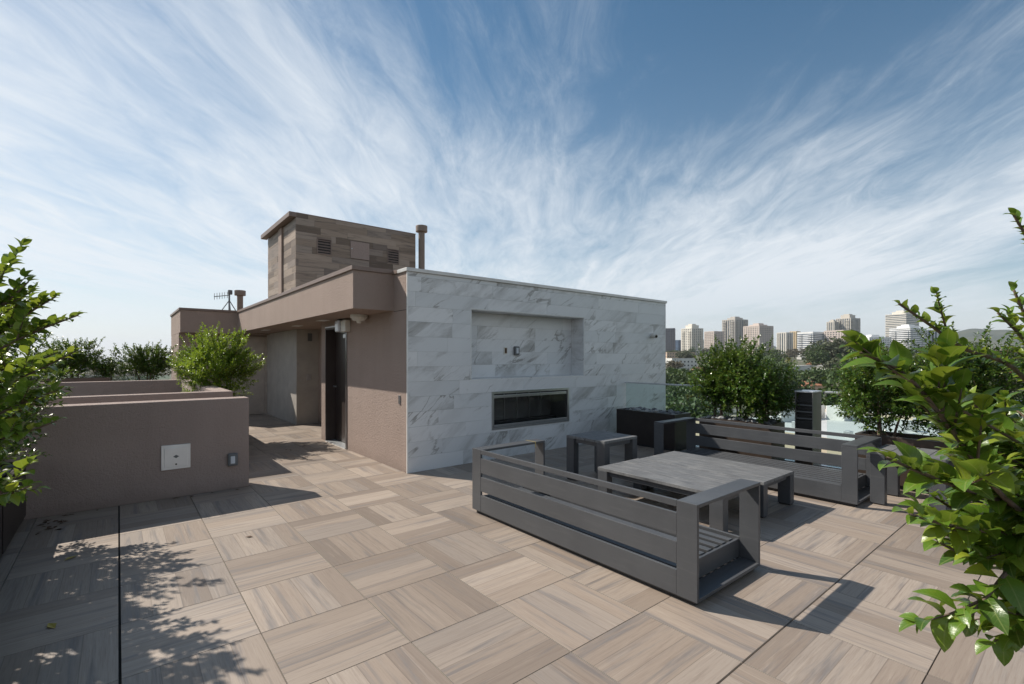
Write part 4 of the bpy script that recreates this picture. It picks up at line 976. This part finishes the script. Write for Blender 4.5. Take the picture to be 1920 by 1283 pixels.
house('flat_roofed_building', 'white flat roofed block with dark windows behind the pale neighbour roof', 81.5, 95, 22, 16, 13.0, R(-20), 'house_white', 'roof_white', True)
house('modern_house', 'white flat roofed modern house among the hillside trees', 69.0, 330, 22, 12, 8, R(-30), 'house_white', 'roof_white', True)
for i, (b, d, w, wallm) in enumerate(((70.6, 232, 13, 'house_peach'), (69.3, 215, 10, 'house_cream'), (71.9, 250, 11, 'house_peach'))):
    house('tiled_house', ('peach house under an orange tiled hip roof on the hillside', 'cream house under an orange tiled hip roof on the hillside', 'smaller peach house with orange tiled hip roof beside the palm')[i], b, d, w, 9, 5, R(-20 + 15 * i), wallm, 'terracotta', group='orange roofed hillside houses')
house('apartment_block', 'long peach apartment block below the grey office slab', 58.3, 600, 34, 16, 12, R(-32), 'house_peach', 'terracotta', True)
house('apartment_block', 'white terraced block below the peach apartment block', 58.6, 420, 22, 14, 10, R(-30), 'house_white', 'roof_white', True)
house('apartment_block', 'low wide cream block below the right hand towers', 81.6, 700, 62, 18, 14, R(-12), 'house_cream', 'roof_white', True)
random.seed(31)
for k in range(16):
    b, d = random.uniform(58, 86), random.uniform(260, 800)
    house('hillside_house', 'small white walled house among the hillside trees', b, d, random.uniform(9, 15), random.uniform(8, 11), random.choice((3.5, 6.2)), random.uniform(-1, 1), 'house_white', random.choice(('roof_grey', 'terracotta')), group='small houses on the hillside')
for k in range(16):
    b, d = random.uniform(-5, 12), random.uniform(350, 1800)
    house('far_building', 'small pale building in the far flat town', b, d, random.uniform(14, 40), random.uniform(10, 20), random.choice((6.5, 9.5, 14)), random.uniform(-1, 1), random.choice(('house_white', 'house_cream')), 'roof_grey', True, group='buildings of the far flat town')

# ---------------------------------------------------------------- towers
def tower(name, label, x, y, w, dep, top, base, rz, wallm, glassm, style, fh=3.4, crown=0):
    base -= 12; H = top - base; t = thing(name, label, 'tower', (x, y, base), rz)
    bx(-w / 2 + .5, -dep / 2 + .5, 0, w / 2 - .5, dep / 2 - .5, H - 0.5).build('glass_core', glassm, t)
    n = int(H / fh)
    if 'b' in style:      # floor bands
        for k in range(1, n + 1):
            z = k * fh
            bx(-w / 2, -dep / 2, z - fh * 0.52, w / 2, dep / 2, z).build('floor_band', wallm, t)
    if 'v' in style:      # piers
        for s1 in (-1, 1):
            m_ = max(3, int(w / 4.5))
            for i in range(m_ + 1):
                cx = -w / 2 + i * w / m_; pw = 1.0; cx = max(-w / 2 + pw - .1, min(w / 2 - pw + .1, cx)); yy = s1 * dep / 2
                bx(cx - pw, min(yy - s1 * .45, yy + s1 * .15), 0, cx + pw, max(yy - s1 * .45, yy + s1 * .15), H).build('pier', wallm, t)
            m_ = max(3, int(dep / 4.5))
            for i in range(m_ + 1):
                cy = -dep / 2 + i * dep / m_; pw = 1.0; cy = max(-dep / 2 + pw - .1, min(dep / 2 - pw + .1, cy)); xx = s1 * w / 2
                bx(min(xx - s1 * .45, xx + s1 * .17), cy - pw, 0, max(xx - s1 * .45, xx + s1 * .17), cy + pw, H + .01).build('pier', wallm, t)
    if 'c' in style:      # balconies stacked in columns
        for i in (-0.3, 0.3):
            for k in range(1, n): bx(i * w - w * 0.12, -dep / 2 - 1.6, k * fh - 1.3, i * w + w * 0.12, -dep / 2 - 0.16, k * fh).build('balcony', wallm, t)
            for k in range(1, n): bx(-w / 2 - 1.6, i * dep - dep * 0.12, k * fh - 1.3, -w / 2 - 0.18, i * dep + dep * 0.12, k * fh).build('balcony', wallm, t)
    bx(-w / 2 - .05, -dep / 2 - .05, H - 0.49, w / 2 + .05, dep / 2 + .05, H + 1.2).build('roof', wallm, t)
    if crown:
        bx(-w * 0.3, -dep * 0.3, H + 1.21, w * 0.3, dep * 0.3, H + crown).build('penthouse', wallm, t)
        bx(-w * 0.18, -dep * 0.18, H + crown + .01, w * 0.18, dep * 0.18, H + crown + 2.5).build('plant_room', wallm, t)
    return t
A = R(-14)
tower('office_tower', 'dark grey slab tower right beside the marble wall edge', 885, 568, 27, 22, 61, 9, R(-60), 't_grey', 't_glass', 'bv')
tower('office_tower', 'slim blue glass tower between grey slab and cream tower', 1126, 693, 18, 18, 46, 11, A, 't_blue', 't_blue', 'b')
tower('apartment_tower', 'cream balcony tower with stepped top beside the blue glass tower', 831, 483, 29, 26, 55, 6, A, 't_cream', 't_glass', 'bvc', 3.1, 7.0)
tower('apartment_tower', 'pale pink mid height tower left of the tall glass crowned tower', 910, 482, 27, 24, 52, 5, A, 't_pink', 't_glass', 'bv', 3.2, 0)
tower('apartment_tower', 'tall concrete and glass tower with rounded crown behind the shrub', 992, 480, 38, 32, 79, 8, A, 't_conc', 't_glass', 'vc', 3.3, 5.0)
tower('office_tower', 'pinkish beige grid tower with dark flat penthouse', 875, 382, 36, 32, 56, 4, A, 't_pink', 't_glass', 'bv', 3.3, 3.5)
tower('apartment_tower', 'slim cream ribbed tower left of the yellow one', 1019, 394, 20, 20, 50, 8, A, 't_cream', 't_glass', 'v', 3.2, 0)
tower('apartment_tower', 'narrow yellow tower beside the dark blue banded block', 1089, 401, 14, 14, 55, 8, A, 't_yellow', 't_glass', 'v', 3.2, 0)
tower('office_tower', 'dark blue glass block with white floor bands', 1004, 341, 40, 30, 48, 5, A, 't_white', 't_blue', 'bc', 3.4, 0)
tower('office_tower', 'wide white grid office block right of the dark blue block', 1021, 301, 36, 34, 50, 4, A, 't_pink', 't_glass', 'bv', 3.4, 0)
tower('apartment_tower', 'slim beige twin tower behind the white grid block', 1322, 404, 18, 18, 86, 22, A, 't_beige', 't_glass', 'v', 3.3, 4)
tower('apartment_tower', 'tall beige tower with notched crown behind the white grid block', 1350, 381, 38, 34, 94, 22, A, 't_beige', 't_glass', 'vc', 3.3, 9)
tower('office_block', 'low white banded block between grid block and balcony towers', 971, 239, 46, 26, 34, 11, R(-25), 't_white', 't_glass', 'bv', 3.4, 3)
tower('apartment_tower', 'tall cream banded tower with white penthouse behind the white balcony tower', 1135, 234, 44, 34, 81, 17, A, 't_cream', 't_glass', 'b', 3.2, 6)
tower('apartment_tower', 'white tower with stacked balconies on the hillside', 1017, 202, 50, 30, 49, 7, A, 't_white', 't_glass', 'bc', 3.1, 5)
tower('office_tower', 'dark tower with white vertical piers right of the white balcony tower', 1183, 195, 40, 26, 52, 12, A, 't_white', 't_blue', 'v', 3.3, 0)

# ---------------------------------------------------------------- haze
hz = bx(-12500, -12500, -34, 12500, 12500, 290).build('haze', 'white_paint'); hz['kind'] = 'stuff'
mh = bpy.data.materials.new('haze'); mh.use_nodes = True; mh.node_tree.nodes.clear()
pv_ = mh.node_tree.nodes.new('ShaderNodeVolumePrincipled'); pv_.inputs['Color'].default_value = (0.80, 0.88, 1.0, 1); pv_.inputs['Density'].default_value = 0.00008; pv_.inputs['Anisotropy'].default_value = 0.2
mo_ = mh.node_tree.nodes.new('ShaderNodeOutputMaterial'); mh.node_tree.links.new(pv_.outputs[0], mo_.inputs['Volume'])
hz.data.materials.clear(); hz.data.materials.append(mh)
